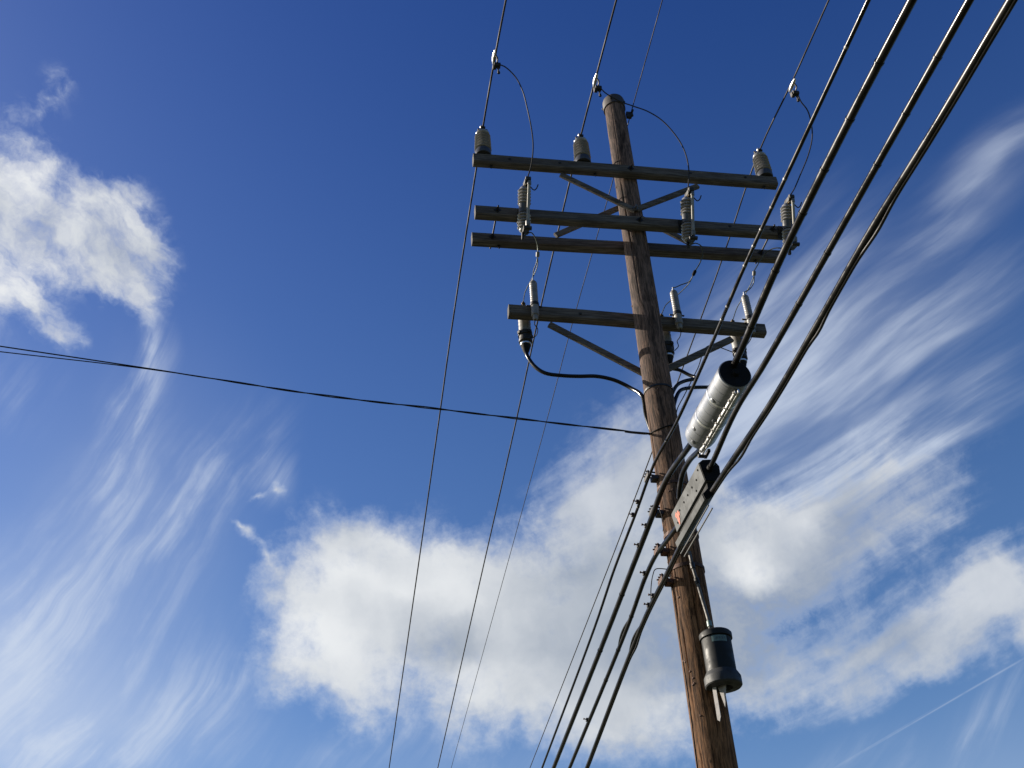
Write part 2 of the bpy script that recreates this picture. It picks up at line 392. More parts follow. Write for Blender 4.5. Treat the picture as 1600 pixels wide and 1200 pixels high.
M = {
    'pole': pole_wood(), 'arm': arm_wood(),
    'cap': mat('weathered_cap', (0.034, 0.028, 0.025), 0.75, col2=(0.06, 0.048, 0.042), nscale=14, bump=0.4),
    'steel': mat('galvanised_steel', (0.205, 0.205, 0.205), 0.5, 0.75, col2=(0.124, 0.118, 0.112), nscale=30),
    'dark_steel': mat('dark_steel', (0.043, 0.041, 0.038), 0.55, 0.5, col2=(0.022, 0.020, 0.019), nscale=40),
    'rust': mat('rusty_steel', (0.099, 0.040, 0.022), 0.8, 0.2, col2=(0.043, 0.022, 0.015), nscale=45, bump=0.3),
    'alu': mat('bright_aluminium', (0.78, 0.78, 0.77), 0.32, 0.85, col2=(0.6, 0.6, 0.59), nscale=25),
    'porcelain': mat('grey_glazed_porcelain', (0.30, 0.293, 0.29), 0.2, 0.0, 0.6, col2=(0.22, 0.214, 0.212), nscale=9, coat=0.4),
    'dark_porcelain': mat('dark_and_shaded_porcelain', (0.07, 0.07, 0.07), 0.35, 0.0, 0.4, col2=(0.045, 0.045, 0.045), nscale=9),
    'polymer': mat('pale_grey_polymer', (0.235, 0.228, 0.212), 0.45, 0.0, 0.4, col2=(0.18, 0.173, 0.16), nscale=12),
    'tube': mat('pale_fuse_tube', (0.285, 0.273, 0.223), 0.42, 0.0, 0.5, col2=(0.223, 0.211, 0.174), nscale=20),
    'brass': mat('dull_bronze', (0.124, 0.081, 0.028), 0.45, 0.7, col2=(0.062, 0.046, 0.025), nscale=40),
    'wire': mat('aged_conductor', (0.036, 0.034, 0.033), 0.7, 0.0, 0.2, col2=(0.026, 0.025, 0.025), nscale=3),
    'green_wire': mat('verdigris_copper', (0.10, 0.125, 0.105), 0.6, 0.4, col2=(0.055, 0.06, 0.05), nscale=60),
    'grey_tube': mat('weathered_grey_tube', (0.15, 0.14, 0.13), 0.6, 0.0, 0.25, col2=(0.10, 0.095, 0.09), nscale=25),
    'black': mat('black_cable_jacket', (0.006, 0.0055, 0.0055), 0.27, 0.0, 0.2, col2=(0.012, 0.0105, 0.010), nscale=7, bump=0.12, bscale=40),
    'black_dull': mat('black_rubber_and_shade', (0.007, 0.007, 0.007), 0.7, 0.0, 0.12, col2=(0.010, 0.010, 0.010), nscale=18),  # black rubber, and the tone for the shaded ends of the closures
    'sleeve': mat('spun_aluminium_sleeve', (0.25, 0.262, 0.285), 0.42, 0.5, 0.5, col2=(0.19, 0.198, 0.212), nscale=7.0, bump=0.03, bscale=30.0, contrast=(0.3, 0.8)),
    'grey_box': mat('grey_weathered_plastic', (0.078, 0.082, 0.083), 0.65, 0.0, 0.2, col2=(0.058, 0.061, 0.062), nscale=9),
    'orange': mat('orange_marking_paint', (0.465, 0.099, 0.043), 0.7, col2=(0.341, 0.081, 0.043), nscale=60),
    'terminal': mat('dark_green_black_plastic', (0.008, 0.009, 0.009), 0.55, 0.0, 0.2, col2=(0.013, 0.014, 0.014), nscale=12),
    'terminal_base': mat('dark_grey_moulding', (0.042, 0.043, 0.043), 0.6, 0.0, 0.25, col2=(0.030, 0.031, 0.031), nscale=14),
    'label': mat('faded_green_label', (0.136, 0.205, 0.180), 0.5, col2=(0.099, 0.155, 0.136), nscale=70),
    'label_mark': mat('label_print', (0.07, 0.10, 0.09), 0.6),
    'pale': mat('pale_sunlit_patch', (0.384, 0.360, 0.341), 0.6, col2=(0.310, 0.291, 0.279), nscale=30),  # pale tone for the sunlit bits under the terminal
    'green_plate': mat('pale_green_plastic', (0.186, 0.260, 0.223), 0.5, col2=(0.155, 0.223, 0.192), nscale=30),
}


# ------------------------------------------------------------------ mesh helpers
class MB:
    def __init__(s): s.v = []; s.f = []
    def add(s, vs, fs):
        o = len(s.v)
        s.v += [Vector(p) for p in vs]
        s.f += [tuple(i + o for i in f) for f in fs]
        return s
    def tube(s, pts, r, n=10, caps=True):
        pts = [Vector(p) for p in pts]
        N = len(pts)
        rs = r if isinstance(r, (list, tuple)) else [r] * N
        tan = []
        for i in range(N):
            d = pts[min(i + 1, N - 1)] - pts[max(i - 1, 0)]
            tan.append(d.normalized() if d.length > 1e-9 else Vector((0, 0, 1)))
        up = Vector((0, 0, 1)) if abs(tan[0].z) < 0.9 else Vector((1, 0, 0))
        x = tan[0].cross(up).normalized()
        vs, fs = [], []
        for i in range(N):
            x = (x - tan[i] * x.dot(tan[i]))
            x = x.normalized() if x.length > 1e-6 else tan[i].orthogonal().normalized()
            y = tan[i].cross(x)
            for k in range(n):
                a = 2 * math.pi * k / n
                vs.append(pts[i] + (x * math.cos(a) + y * math.sin(a)) * rs[i])
        for i in range(N - 1):
            for k in range(n):
                k2 = (k + 1) % n
                fs.append((i * n + k, i * n + k2, (i + 1) * n + k2, (i + 1) * n + k))
        if caps:
            fs.append(tuple(range(n - 1, -1, -1)))
            fs.append(tuple((N - 1) * n + k for k in range(n)))
        return s.add(vs, fs)
    def lathe(s, prof, o=(0, 0, 0), axis=(0, 0, 1), n=20, caps=True):
        """prof: (radius, distance along axis)"""
        ax = Vector(axis).normalized(); o = Vector(o)
        x = ax.orthogonal().normalized(); y = ax.cross(x)
        vs, fs = [], []
        for r, h in prof:
            for k in range(n):
                a = 2 * math.pi * k / n
                vs.append(o + ax * h + (x * math.cos(a) + y * math.sin(a)) * max(r, 1e-4))
        for i in range(len(prof) - 1):
            for k in range(n):
                k2 = (k + 1) % n
                fs.append((i * n + k, i * n + k2, (i + 1) * n + k2, (i + 1) * n + k))
        if caps:
            fs.append(tuple(range(n - 1, -1, -1)))
            fs.append(tuple((len(prof) - 1) * n + k for k in range(n)))
        return s.add(vs, fs)
    def box(s, c, size, x=(1, 0, 0), y=(0, 1, 0), ch=0.0):
        """box with chamfered long edges (along its x)"""
        c = Vector(c); x = Vector(x).normalized(); y = Vector(y); y = (y - x * y.dot(x)).normalized(); z = x.cross(y)
        hx, hy, hz = size[0] / 2, size[1] / 2, size[2] / 2
        if ch <= 0:
            sec = [(-hy, -hz), (hy, -hz), (hy, hz), (-hy, hz)]
        else:
            sec = [(-hy + ch, -hz), (hy - ch, -hz), (hy, -hz + ch), (hy, hz - ch), (hy - ch, hz), (-hy + ch, hz), (-hy, hz - ch), (-hy, -hz + ch)]
        n = len(sec)
        vs = [c + x * sx + y * a + z * b for sx in (-hx, hx) for a, b in sec]
        fs = [(k, n + k, n + (k + 1) % n, (k + 1) % n) for k in range(n)]
        fs += [tuple(range(n)), tuple(range(2 * n - 1, n - 1, -1))]
        return s.add(vs, fs)
    def prism(s, sec, p0, p1, x, y):
        x = Vector(x); y = Vector(y); n = len(sec)
        vs = [Vector(p) + x * a + y * b for p in (p0, p1) for a, b in sec]
        fs = [(k, (k + 1) % n, n + (k + 1) % n, n + k) for k in range(n)]
        fs += [tuple(range(n - 1, -1, -1)), tuple(range(n, 2 * n))]
        return s.add(vs, fs)
    def build(s, name, m, parent=None, origin=None, smooth=True, sharp=38):
        me = bpy.data.meshes.new(name)
        o_ = Vector(origin) if origin is not None else Vector((0, 0, 0))
        me.from_pydata([tuple(p - o_) for p in s.v], [], s.f)
        bm = bmesh.new(); bm.from_mesh(me)
        bmesh.ops.recalc_face_normals(bm, faces=bm.faces)
        bm.to_mesh(me); bm.free()
        if smooth:
            me.polygons.foreach_set('use_smooth', [True] * len(me.polygons))
            me.set_sharp_from_angle(angle=math.radians(sharp))
        me.materials.append(M[m] if isinstance(m, str) else m)
        ob = bpy.data.objects.new(name, me)
        COL.objects.link(ob)
        if parent is not None: ob.parent = parent
        elif origin is not None: ob.location = o_
        return ob


def tag(o, label, cat, group=None):
    o['label'] = label; o['category'] = cat
    if group: o['group'] = group
    return o


def thing(name, label, cat, loc, group=None, rot=(0, 0, 0)):
    o = bpy.data.objects.new(name, None)
    o.empty_display_size = 0.1
    COL.objects.link(o)
    o.location = loc
    o.rotation_euler = rot
    return tag(o, label, cat, group)


def dup(root, loc, label, rot=None):
    r = root.copy(); COL.objects.link(r)
    r.location = loc
    if rot is not None: r.rotation_euler = rot
    r['label'] = label
    for ch in list(root.children):
        c = ch.copy(); COL.objects.link(c); c.parent = r
        for gch in ch.children:
            d = gch.copy(); COL.objects.link(d); d.parent = c
    return r


def curve(pts, step=0.03):
    """smooth curve through points (centripetal Catmull-Rom)"""
    p = [Vector(q) for q in pts]
    p = [p[0] * 2 - p[1]] + p + [p[-1] * 2 - p[-2]]
    out = []
    for i in range(1, len(p) - 2):
        p0, p1, p2, p3 = p[i - 1], p[i], p[i + 1], p[i + 2]
        t1 = max((p1 - p0).length, 1e-5) ** 0.5
        t2 = t1 + max((p2 - p1).length, 1e-5) ** 0.5
        t3 = t2 + max((p3 - p2).length, 1e-5) ** 0.5
        n = max(2, int((p2 - p1).length / step) + 1)
        for k in range(n):
            t = t1 + (t2 - t1) * k / n
            a1 = p0 * ((t1 - t) / t1) + p1 * (t / t1)
            a2 = p1 * ((t2 - t) / (t2 - t1)) + p2 * ((t - t1) / (t2 - t1))
            a3 = p2 * ((t3 - t) / (t3 - t2)) + p3 * ((t - t2) / (t3 - t2))
            b1 = a1 * ((t2 - t) / t2) + a2 * (t / t2)
            b2 = a2 * ((t3 - t) / (t3 - t1)) + a3 * ((t - t1) / (t3 - t1))
            out.append(b1 * ((t2 - t) / (t2 - t1)) + b2 * ((t - t1) / (t2 - t1)))
    out.append(p[-2])
    return out


def span(p, q, m0, m1, n=40):
    """sagging continuation from p to q in (t, s, z), slopes m0, m1 (dz per metre of run)"""
    L = (Vector((q[0] - p[0], q[1] - p[1], 0))).length
    out = []
    for i in range(1, n + 1):
        u = i / n
        z = (2*u**3 - 3*u*u + 1) * p[2] + (u**3 - 2*u*u + u) * L * m0 + (-2*u**3 + 3*u*u) * q[2] + (u**3 - u*u) * L * m1
        out.append(Vector((p[0] + (q[0] - p[0]) * u, p[1] + (q[1] - p[1]) * u, z)))
    return out

# ------------------------------------------------------------------ ground
def ground_material():
    m = bpy.data.materials.new('dry_grass_ground')
    m.use_nodes = True
    q = G(m.node_tree); b = m.node_tree.nodes['Principled BSDF']
    t = q.node('ShaderNodeTexCoord').outputs['Object']
    f = q.noise(t, 0.35, 8, 0.65, '3D'); f2 = q.noise(t, 9, 5, 0.6, '3D')
    c = q.mix(q.smooth(f, 0.4, 0.62), (0.03, 0.042, 0.018, 1), (0.055, 0.052, 0.03, 1))
    q.put(b.inputs['Base Color'], q.mix(q.smooth(f2, 0.4, 0.7, 0, 0.5), c, (0.03, 0.04, 0.018, 1)))
    b.inputs['Roughness'].default_value = 0.95
    return m


R_ = 4000
gd = MB()
rings = [0.0, 3, 8, 20, 60, 200, 800, R_]
gv = [(0, 0, 0)]; gf = []
for ri in rings[1:]:
    for k in range(48):
        a = 2 * math.pi * k / 48
        gv.append((ri * math.cos(a), ri * math.sin(a), 0))
for k in range(48): gf.append((0, 1 + k, 1 + (k + 1) % 48))
for j in range(len(rings) - 2):
    for k in range(48):
        a0 = 1 + j * 48; a1 = a0 + 48
        gf.append((a0 + k, a1 + k, a1 + (k + 1) % 48, a0 + (k + 1) % 48))
go = gd.add(gv, gf).build('ground', ground_material())
go['kind'] = 'structure'

# ------------------------------------------------------------------ the pole with its crossarms
Z_TOP = 11.03
def pole_r(z): return 0.1055 + (Z_TOP - z) * 0.0045
pole = thing('utility_pole', 'tall brown wooden utility pole with four crossarms, grey near its top', 'utility pole', BASE, rot=(0, 0, AZ))
NS, NR = 120, 240
checks = [(random.uniform(0, 2 * math.pi), random.uniform(0, 10), random.uniform(0.8, 3.0), random.uniform(0.004, 0.009)) for _ in range(60)] + [(math.radians(random.uniform(170, 270)), random.uniform(2.5, 9.5), random.uniform(1.0, 2.6), 0.019) for _ in range(7)]
vs, fs = [], []
for j in range(NR + 1):
    z = Z_TOP * j / NR
    wob = Vector((mnoise.noise((0.3, 7.7, z * 0.25)), mnoise.noise((4.1, 2.2, z * 0.25)), 0)) * 0.006 * (1 if z > 0.2 else 0)
    for k in range(NS):
        a = 2 * math.pi * k / NS
        r = pole_r(z) * (1 + 0.016 * mnoise.noise((math.cos(a) * 1.4, math.sin(a) * 1.4, z * 0.9)) + 0.010 * mnoise.noise((math.cos(a) * 5, math.sin(a) * 5, z * 2.2)))
        for ca, cz, cl, cdp in checks:
            dz = abs(z - cz)
            if dz < cl / 2:
                da = (a - ca + 0.05 * math.sin(z * 2 + ca * 5) + math.pi) % (2 * math.pi) - math.pi
                if abs(da) < 0.055:
                    r -= cdp * (1 - abs(da) / 0.055) * (1 - (2 * dz / cl) ** 2)
        vs.append((r * math.cos(a) + wob.x, r * math.sin(a) + wob.y, z))
for j in range(NR):
    for k in range(NS):
        k2 = (k + 1) % NS
        fs.append((j * NS + k, j * NS + k2, (j + 1) * NS + k2, (j + 1) * NS + k))
fs.append(tuple(range(NS - 1, -1, -1))); fs.append(tuple(NR * NS + k for k in range(NS)))
MB().add(vs, fs).build('shaft', 'pole', pole, sharp=60)
cp = MB().lathe([(0.1, -0.12), (0.1185, -0.115), (0.1195, 0.0), (0.114, 0.022), (0.09, 0.032), (0.0, 0.036)], (0, 0, Z_TOP - 0.02), n=36).build('pole_cap', 'cap', pole)
cb = MB()
for a in (2.75, 4.2, 5.6, 0.9):
    cb.lathe([(0.007, 0), (0.007, 0.115), (0.013, 0.115), (0.013, 0.128), (0.006, 0.132)], (0, 0, Z_TOP - 0.075), (math.cos(a), math.sin(a), 0), n=8)
cb.build('cap_nails', 'dark_steel', cp)

ARM_H, ARM_D = 0.125, 0.092


def bolt(mb, p, d, L=0.05, r=0.009, w=0.05):
    """square washer, nut and bolt end standing out along d"""
    d = Vector(d); p = Vector(p)
    u = d.orthogonal().normalized()
    mb.box(p + d * 0.003, (0.006, w, w), d, u)
    mb.lathe([(r * 1.9, 0), (r * 1.9, 0.016)], p + d * 0.006, d, n=6)
    mb.lathe([(r, 0), (r, L)], p + d * 0.006, d, n=8)


def crossarm(pa, pb, label):
    """beam between two end points in (t, s, z); child of the pole with its own axes along the grain"""
    c = (pa + pb) / 2
    d = pb - pa
    L = d.length
    tilt = -math.atan2(d.z, d.x)
    m = MB()
    n = 14
    hy, hz, ch = ARM_D / 2, ARM_H / 2, 0.014
    sec = [(-hy + ch, -hz), (hy - ch, -hz), (hy, -hz + ch), (hy, hz - ch), (hy - ch, hz), (-hy + ch, hz), (-hy, hz - ch), (-hy, -hz + ch)]
    vs, fs = [], []
    for i in range(n + 1):
        x = -L / 2 + L * i / n
        for a, b in sec:
            j = 0.0035 * mnoise.noise((x * 2 + c.z, a * 30, b * 30))
            vs.append((x, a + j, b + j + 0.012 * mnoise.noise((x * 0.8, c.z, 0))))
    for i in range(n):
        for k in range(8):
            k2 = (k + 1) % 8
            fs.append((i * 8 + k, (i + 1) * 8 + k, (i + 1) * 8 + k2, i * 8 + k2))
    fs += [tuple(range(8)), tuple(n * 8 + k for k in range(7, -1, -1))]
    o = m.add(vs, fs).build('crossarm', 'arm', pole, sharp=30)
    o.location = c
    o.rotation_euler = (0, tilt, 0)
    o['label'] = label
    inv = (Matrix.Translation(c) @ Matrix.Rotation(tilt, 4, 'Y')).inverted()
    return o, inv, L


def brace(arm, inv, p, q, wdt=0.058, thk=0.034):
    """wooden brace from p to q, (t, s, z)"""
    p, q = inv @ p, inv @ q
    d = (q - p)
    m = MB().box((p + q) / 2, (d.length, thk, wdt), d, (0, 1, 0), ch=0.006)
    return m.build('brace', 'arm', arm, sharp=30)


E1a, E1b = U(739, 250, -0.15), U(1212, 286.5, -0.15)
E2a, E2b = U(742, 332, -0.165), U(1225, 365, -0.165)
E3a, E3b = U(737, 374, 0.17), U(1218, 402, 0.17)
E4a, E4b = U(794, 487, 0.178), U(1194, 517.5, 0.178)
arm1, inv1, _ = crossarm(E1a, E1b, 'topmost dark wooden crossarm carrying three grey insulators')
arm2, inv2, _ = crossarm(E2a, E2b, 'upper one of the two middle crossarms, with fuse cutouts in front')
arm3, inv3, _ = crossarm(E3a, E3b, 'lower one of the two middle crossarms, passing behind the pole')
arm4, inv4, _ = crossarm(E4a, E4b, 'lowest crossarm with pale arresters and cable ends')


def arm_z(a, b, t): return a.z + (b.z - a.z) * (t - a.x) / (b.x - a.x)


brace(arm1, inv1, U(876, 273, -0.128), U(992, 329, -0.128))
brace(arm1, inv1, U(1090, 291, -0.131), U(994, 327.5, -0.131))
brace(arm3, inv3, U(868, 368, 0.130), U(992, 314, 0.130))
brace(arm3, inv3, U(1078, 380, 0.133), U(998, 339, 0.133))
brace(arm4, inv4, U(858, 507, 0.150), U(1018, 590, 0.150), 0.062)
brace(arm4, inv4, U(1143, 530, 0.153), U(1018, 588, 0.153), 0.062)

# through bolts at the pole, on each beam, and the spacer rods between the paired arms
for arm, inv, a, b, s0, sg in ((arm1, inv1, E1a, E1b, -0.15, -1), (arm2, inv2, E2a, E2b, -0.165, -1), (arm3, inv3, E3a, E3b, 0.17, 1), (arm4, inv4, E4a, E4b, 0.178, 1)):
    for k in range(1):
        mb = MB()
        bolt(mb, inv @ Vector((0, s0 + sg * ARM_D / 2 if k == 0 else -sg * pole_r(a.z), arm_z(a, b, 0))), (0, sg if k == 0 else -sg, 0), 0.045 if k == 0 else 0.03, 0.009, 0.05)
        mb.build('through_bolt', 'dark_steel', arm)
bz = U(996, 326, -0.15)
for sg in (-1, 1):
    mb = MB()
    bolt(mb, (0.0, sg * 0.149, bz.z), (0, sg, 0), 0.04, 0.010, 0.045)
    mb.build('brace_bolt', 'steel', pole)
for px in (772, 1196):
    t = U(px, 350 if px < 900 else 384, 0.0).x
    z2, z3 = arm_z(E2a, E2b, t), arm_z(E3a, E3b, t)
    p, q = inv2 @ Vector((t, -0.27, z2)), inv2 @ Vector((t, 0.275, z3))
    mb = MB().tube([p, q], 0.0085, 10)
    for s_, sg in ((-0.165 - ARM_D / 2, -1), (-0.165 + ARM_D / 2, 1), (0.17 - ARM_D / 2, -1), (0.17 + ARM_D / 2, 1)):
        bolt(mb, inv2 @ Vector((t, s_, z2 + (z3 - z2) * (s_ + 0.165) / 0.335)), (0, sg, 0), 0.012, 0.009, 0.05)
    mb.build('spacer_rod', 'dark_steel', arm2)
# small bolt heads along the beams
for arm, inv, a, b, s0, ts in ((arm1, inv1, E1a, E1b, -0.15, (-1.22, -0.72, 0.62, 1.2)), (arm2, inv2, E2a, E2b, -0.165, (0.9,)), (arm4, inv4, E4a, E4b, 0.178, (-0.58, 0.35))):
    for t in ts:
        mb = MB()
        p = inv @ Vector((t, s0 - ARM_D / 2, arm_z(a, b, t)))
        mb.lathe([(0.016, -0.002), (0.016, 0.004), (0.011, 0.008)], p, (0, -1, 0), n=10)
        mb.build('bolt_head', 'dark_steel', arm)
for arm, inv, a, b, s0, ts in ((arm1, inv1, E1a, E1b, -0.15, (-1.40, -0.36, 1.40)), (arm3, inv3, E3a, E3b, 0.17, (-1.30, 1.28))):
    for t in ts:      # bolt ends under the beams
        MB().lathe([(0.016, 0.0), (0.016, 0.014), (0.008, 0.014), (0.008, 0.04)], inv @ Vector((t, s0, arm_z(a, b, t) - ARM_H / 2 + 0.004)), (0, 0, -1), n=8).build('bolt_end', 'dark_steel', arm)

# bands and staples on the shaft
for py, hh in ((600, 0.018), (826, 0.03), (880, 0.03), (752, 0.025)):
    zc = U(1045 if py > 700 else 1020, py, -0.12).z
    r = pole_r(zc) + 0.002
    MB().lathe([(r, -hh / 2), (r + 0.004, -hh / 2), (r + 0.004, hh / 2), (r, hh / 2)], (0, 0, zc), n=48, caps=False).build('pole_band', 'dark_steel' if py < 700 else 'rust', pole)  # thin dark ring high up, rusty rings lower down

# old nails and staples in the lower shaft
nail0 = None
for i in range(22):
    z = 2.6 + 3.6 * random.random() if i < 16 else 6.5 + 3.5 * random.random()
    a = math.radians(random.uniform(165, 262))
    if nail0 is None:
        nail0 = MB().lathe([(0.009, -0.004), (0.009, 0.004), (0.005, 0.007)], (0, 0, 0), (1, 0, 0), n=8).build('nail', 'rust', pole); o = nail0
    else:
        o = nail0.copy(); COL.objects.link(o); o.parent = pole
    o.location = (pole_r(z) * math.cos(a), pole_r(z) * math.sin(a), z)
    o.rotation_euler = (0, 0, a)

# ------------------------------------------------------------------ post insulators on the top arm
ROT = (0, 0, AZ)
ins = thing('post_insulator', 'grey ribbed post insulator at the left end of the topmost crossarm', 'insulator', (0, 0, 0), 'post insulators on the topmost crossarm', ROT)
MB().lathe([(0.058, 0.0), (0.078, 0.004), (0.082, 0.02), (0.080, 0.065), (0.070, 0.085)], n=28).build('base', 'dark_porcelain', ins)  # insulator foot, its dark tone also stands for shade at the bottom
prof = [(0.050, 0.08)]
z = 0.085
for i in range(6):
    k = 0.085 - i * 0.0012
    prof += [(0.050, z), (k - 0.004, z + 0.005), (k, z + 0.009), (k - 0.003, z + 0.015), (0.052, z + 0.026)]
    z += 0.0405
prof += [(0.070, z), (0.070, z + 0.012), (0.05, z + 0.022)]
MB().lathe(prof, n=32).build('porcelain_body', 'porcelain', ins, sharp=60)
zt = z + 0.018
MB().lathe([(0.052, 0), (0.052, 0.022), (0.03, 0.03), (0.0, 0.031)], (0, 0, zt), n=20).build('metal_cap', 'dark_steel', ins)
mb = MB()
mb.box((0, 0, zt + 0.045), (0.045, 0.11, 0.03), ch=0.006)
for sx in (-1, 1):
    mb.lathe([(0.011, -0.02), (0.011, 0.035)], (sx * 0.04, 0.0, zt + 0.035), n=8)
    mb.box((sx * 0.035, 0, zt + 0.035), (0.03, 0.05, 0.014))
mb.build('wire_clamp', 'dark_steel', ins)
MB().lathe([(0.017, 0), (0.02, 0.008), (0.013, 0.03), (0.004, 0.034)], (-0.012, -0.035, zt + 0.052), n=12).build('clamp_stud', 'alu', ins)
INS_H = zt + 0.045
INS_T = [U(753, 205, -0.15).x + 0.005, U(905.5, 215, -0.15).x + 0.005, U(1187.5, 248, -0.15).x]
lab = ['', 'grey ribbed post insulator nearest the pole, left of it on the topmost crossarm', 'grey ribbed post insulator at the right end of the topmost crossarm']
INS_Z = [arm_z(E1a, E1b, t) + ARM_H / 2 for t in INS_T]
ins.location = Wd((INS_T[0], -0.15, INS_Z[0]))
for i in (1, 2): dup(ins, Wd((INS_T[i], -0.15, INS_Z[i])), lab[i])

# ------------------------------------------------------------------ fuse cutouts hung on the front of the paired arms
CT = math.radians(20)
cut = thing('fuse_cutout', 'grey fuse cutout near the left end of the middle crossarms', 'fuse cutout', (0, 0, 0), 'fuse cutouts on the middle crossarms', (CT, 0, AZ))


def sheds(z0, n, r0, r1, pitch):
    p = [(r0, z0)]
    for i in range(n):
        zz = z0 + i * pitch
        p += [(r0, zz + 0.002), (r1 - 0.003, zz + 0.006), (r1, zz + 0.010), (r1 - 0.004, zz + 0.016), (r0 + 0.003, zz + pitch - 0.004)]
    p.append((r0, z0 + n * pitch))
    return p


MB().lathe([(0.02, 0.035)] + sheds(0.04, 5, 0.043, 0.062, 0.032) + [(0.045, 0.205), (0.03, 0.225)], n=26).build('upper_porcelain', 'porcelain', cut, sharp=60)
MB().lathe([(0.03, -0.24), (0.045, -0.225)] + sheds(-0.21, 5, 0.043, 0.062, 0.032) + [(0.02, -0.045)], n=26).build('lower_porcelain', 'porcelain', cut, sharp=60)
mb = MB().lathe([(0.046, -0.05), (0.051, -0.046), (0.051, 0.04), (0.046, 0.044)], n=26)
mb.build('middle_band', 'dark_porcelain', cut)
mb = MB().box((0.0, 0.085, 0.0), (0.05, 0.09, 0.035), ch=0.006)
mb.box((-0.01, 0.13, -0.02), (0.07, 0.02, 0.14), y=(0, 1, 0))
mb.build('mounting_bracket', 'dark_steel', cut)
mb = MB()
mb.box((0.015, -0.03, 0.245), (0.05, 0.11, 0.045), ch=0.01)
mb.box((0.02, -0.075, 0.262), (0.045, 0.05, 0.05), ch=0.012)
mb.lathe([(0.024, 0), (0.024, 0.05)], (-0.005, -0.075, 0.262), (1, 0, 0), n=14)
mb.lathe([(0.014, 0), (0.014, 0.05)], (0.0, 0.0, 0.215), n=10)
mb.build('top_contact', 'dark_steel', cut)
mb = MB().box((0.012, -0.05, 0.222), (0.03, 0.05, 0.018))
mb.build('contact_spring', 'brass', cut)
MB().tube([(0.03, -0.085, 0.225), (0.02, -0.09, -0.205)], 0.0145, 12).build('fuse_tube', 'tube', cut)
mb = MB()
MB().lathe([(0.019, 0), (0.019, 0.035)], (0.03, -0.085, 0.205), n=12).build('ferrule', 'steel', cut)
mb.lathe([(0.019, 0), (0.021, 0.01), (0.021, 0.045), (0.016, 0.05)], (0.0205, -0.09, -0.215), n=12)
mb.build('ferrule', 'steel', cut)
mb = MB()
mb.box((0.01, -0.05, -0.245), (0.055, 0.12, 0.035), ch=0.008)
mb.lathe([(0.02, 0), (0.02, 0.075)], (-0.02, -0.095, -0.242), (1, 0, 0), n=12)
mb.box((-0.012, -0.02, -0.285), (0.022, 0.03, 0.07), ch=0.005)
mb.build('hinge', 'dark_steel', cut)
pts = [(0.035, -0.085, 0.19), (0.075, -0.09, 0.15), (0.095, -0.095, 0.165), (0.11, -0.1, 0.205)]
MB().tube(curve(pts, 0.01), 0.0055, 8).build('pull_hook', 'dark_steel', cut)
CUT_S = -0.345
CUTP = [U(819, 326, CUT_S), U(1074, 342, CUT_S), U(1231, 352, CUT_S)]
lab = ['', 'grey fuse cutout right of the pole, in front of the middle crossarms', 'grey fuse cutout at the right end of the middle crossarms beside the thick cables']
cut.location = Wd(CUTP[0])
for i in (1, 2): dup(cut, Wd(CUTP[i]), lab[i])
_cm = Matrix.Rotation(CT, 3, 'X')
def cut_pt(i, p): return CUTP[i] + _cm @ Vector(p)

# ------------------------------------------------------------------ surge arresters on the lowest arm
arr = thing('surge_arrester', 'pale tubular surge arrester near the left end of the lowest crossarm', 'surge arrester', (0, 0, 0), 'surge arresters on the lowest crossarm', ROT)
pr = [(0.03, 0.0), (0.034, 0.006)]
zz = 0.01
while zz < 0.40:
    pr += [(0.0335, zz), (0.0365, zz + 0.006), (0.0365, zz + 0.012), (0.0335, zz + 0.018)]
    zz += 0.026
pr += [(0.033, zz), (0.026, zz + 0.012), (0.012, zz + 0.016)]
ARR_H = zz + 0.016
MB().lathe(pr, n=24).build('ribbed_tube', 'polymer', arr, sharp=60)
MB().lathe([(0.012, 0), (0.012, 0.02), (0.006, 0.022), (0.006, 0.05)], (0, 0, ARR_H), n=10).build('top_stud', 'alu', arr)
mb = MB().lathe([(0.04, 0.0), (0.04, 0.03)], (0, 0, 0.115), n=24)
mb.box((0.0, 0.045, 0.13), (0.06, 0.05, 0.03))
mb.lathe([(0.008, 0), (0.008, 0.14)], (-0.07, 0.02, 0.13), (1, 0, 0), n=8)
mb.build('strap_clamp', 'dark_steel', arr)
MB().lathe([(0.018, 0.0), (0.026, 0.02), (0.024, 0.05)], (0, 0, -0.05), n=16).build('lower_cap', 'polymer', arr)
ARR_S = 0.075
ARRP = [U(836.5, 493, ARR_S), U(1061.5, 507, ARR_S), U(1175.5, 514, ARR_S)]
lab = ['', 'grey tubular surge arrester just right of the pole on the lowest crossarm', 'pale tubular surge arrester near the right end of the lowest crossarm']
arr.location = Wd(ARRP[0])
for i in (1, 2): dup(arr, Wd(ARRP[i]), lab[i])

# ------------------------------------------------------------------ cable terminations behind the lowest arm
term = thing('cable_termination', 'cable termination hanging behind the left end of the lowest crossarm', 'cable termination', (0, 0, 0), 'cable terminations behind the lowest crossarm', ROT)
MB().lathe([(0.02, 0.0), (0.03, 0.004), (0.03, 0.02), (0.012, 0.022), (0.012, 0.05), (0.02, 0.05), (0.02, 0.065), (0.009, 0.066), (0.009, 0.085)], (0, 0, -0.09), n=12).build('top_stud', 'brass', term)
MB().lathe([(0.035, -0.09), (0.058, -0.10)] + [(0.058 - 0.004 * (i % 2), -0.11 - 0.022 * i) for i in range(13)] + [(0.05, -0.40)], n=24).build('insulator_body', 'polymer', term, sharp=50)
mb = MB().lathe([(0.05, -0.385), (0.066, -0.392), (0.066, -0.43), (0.056, -0.435), (0.056, -0.47), (0.062, -0.475), (0.062, -0.50), (0.05, -0.51)], n=22)
for a in (0.4, 1.9, 3.6, 5.2):
    mb.box((0.066 * math.cos(a), 0.066 * math.sin(a), -0.41), (0.022, 0.03, 0.03), (math.cos(a), math.sin(a), 0), (0, 0, 1))
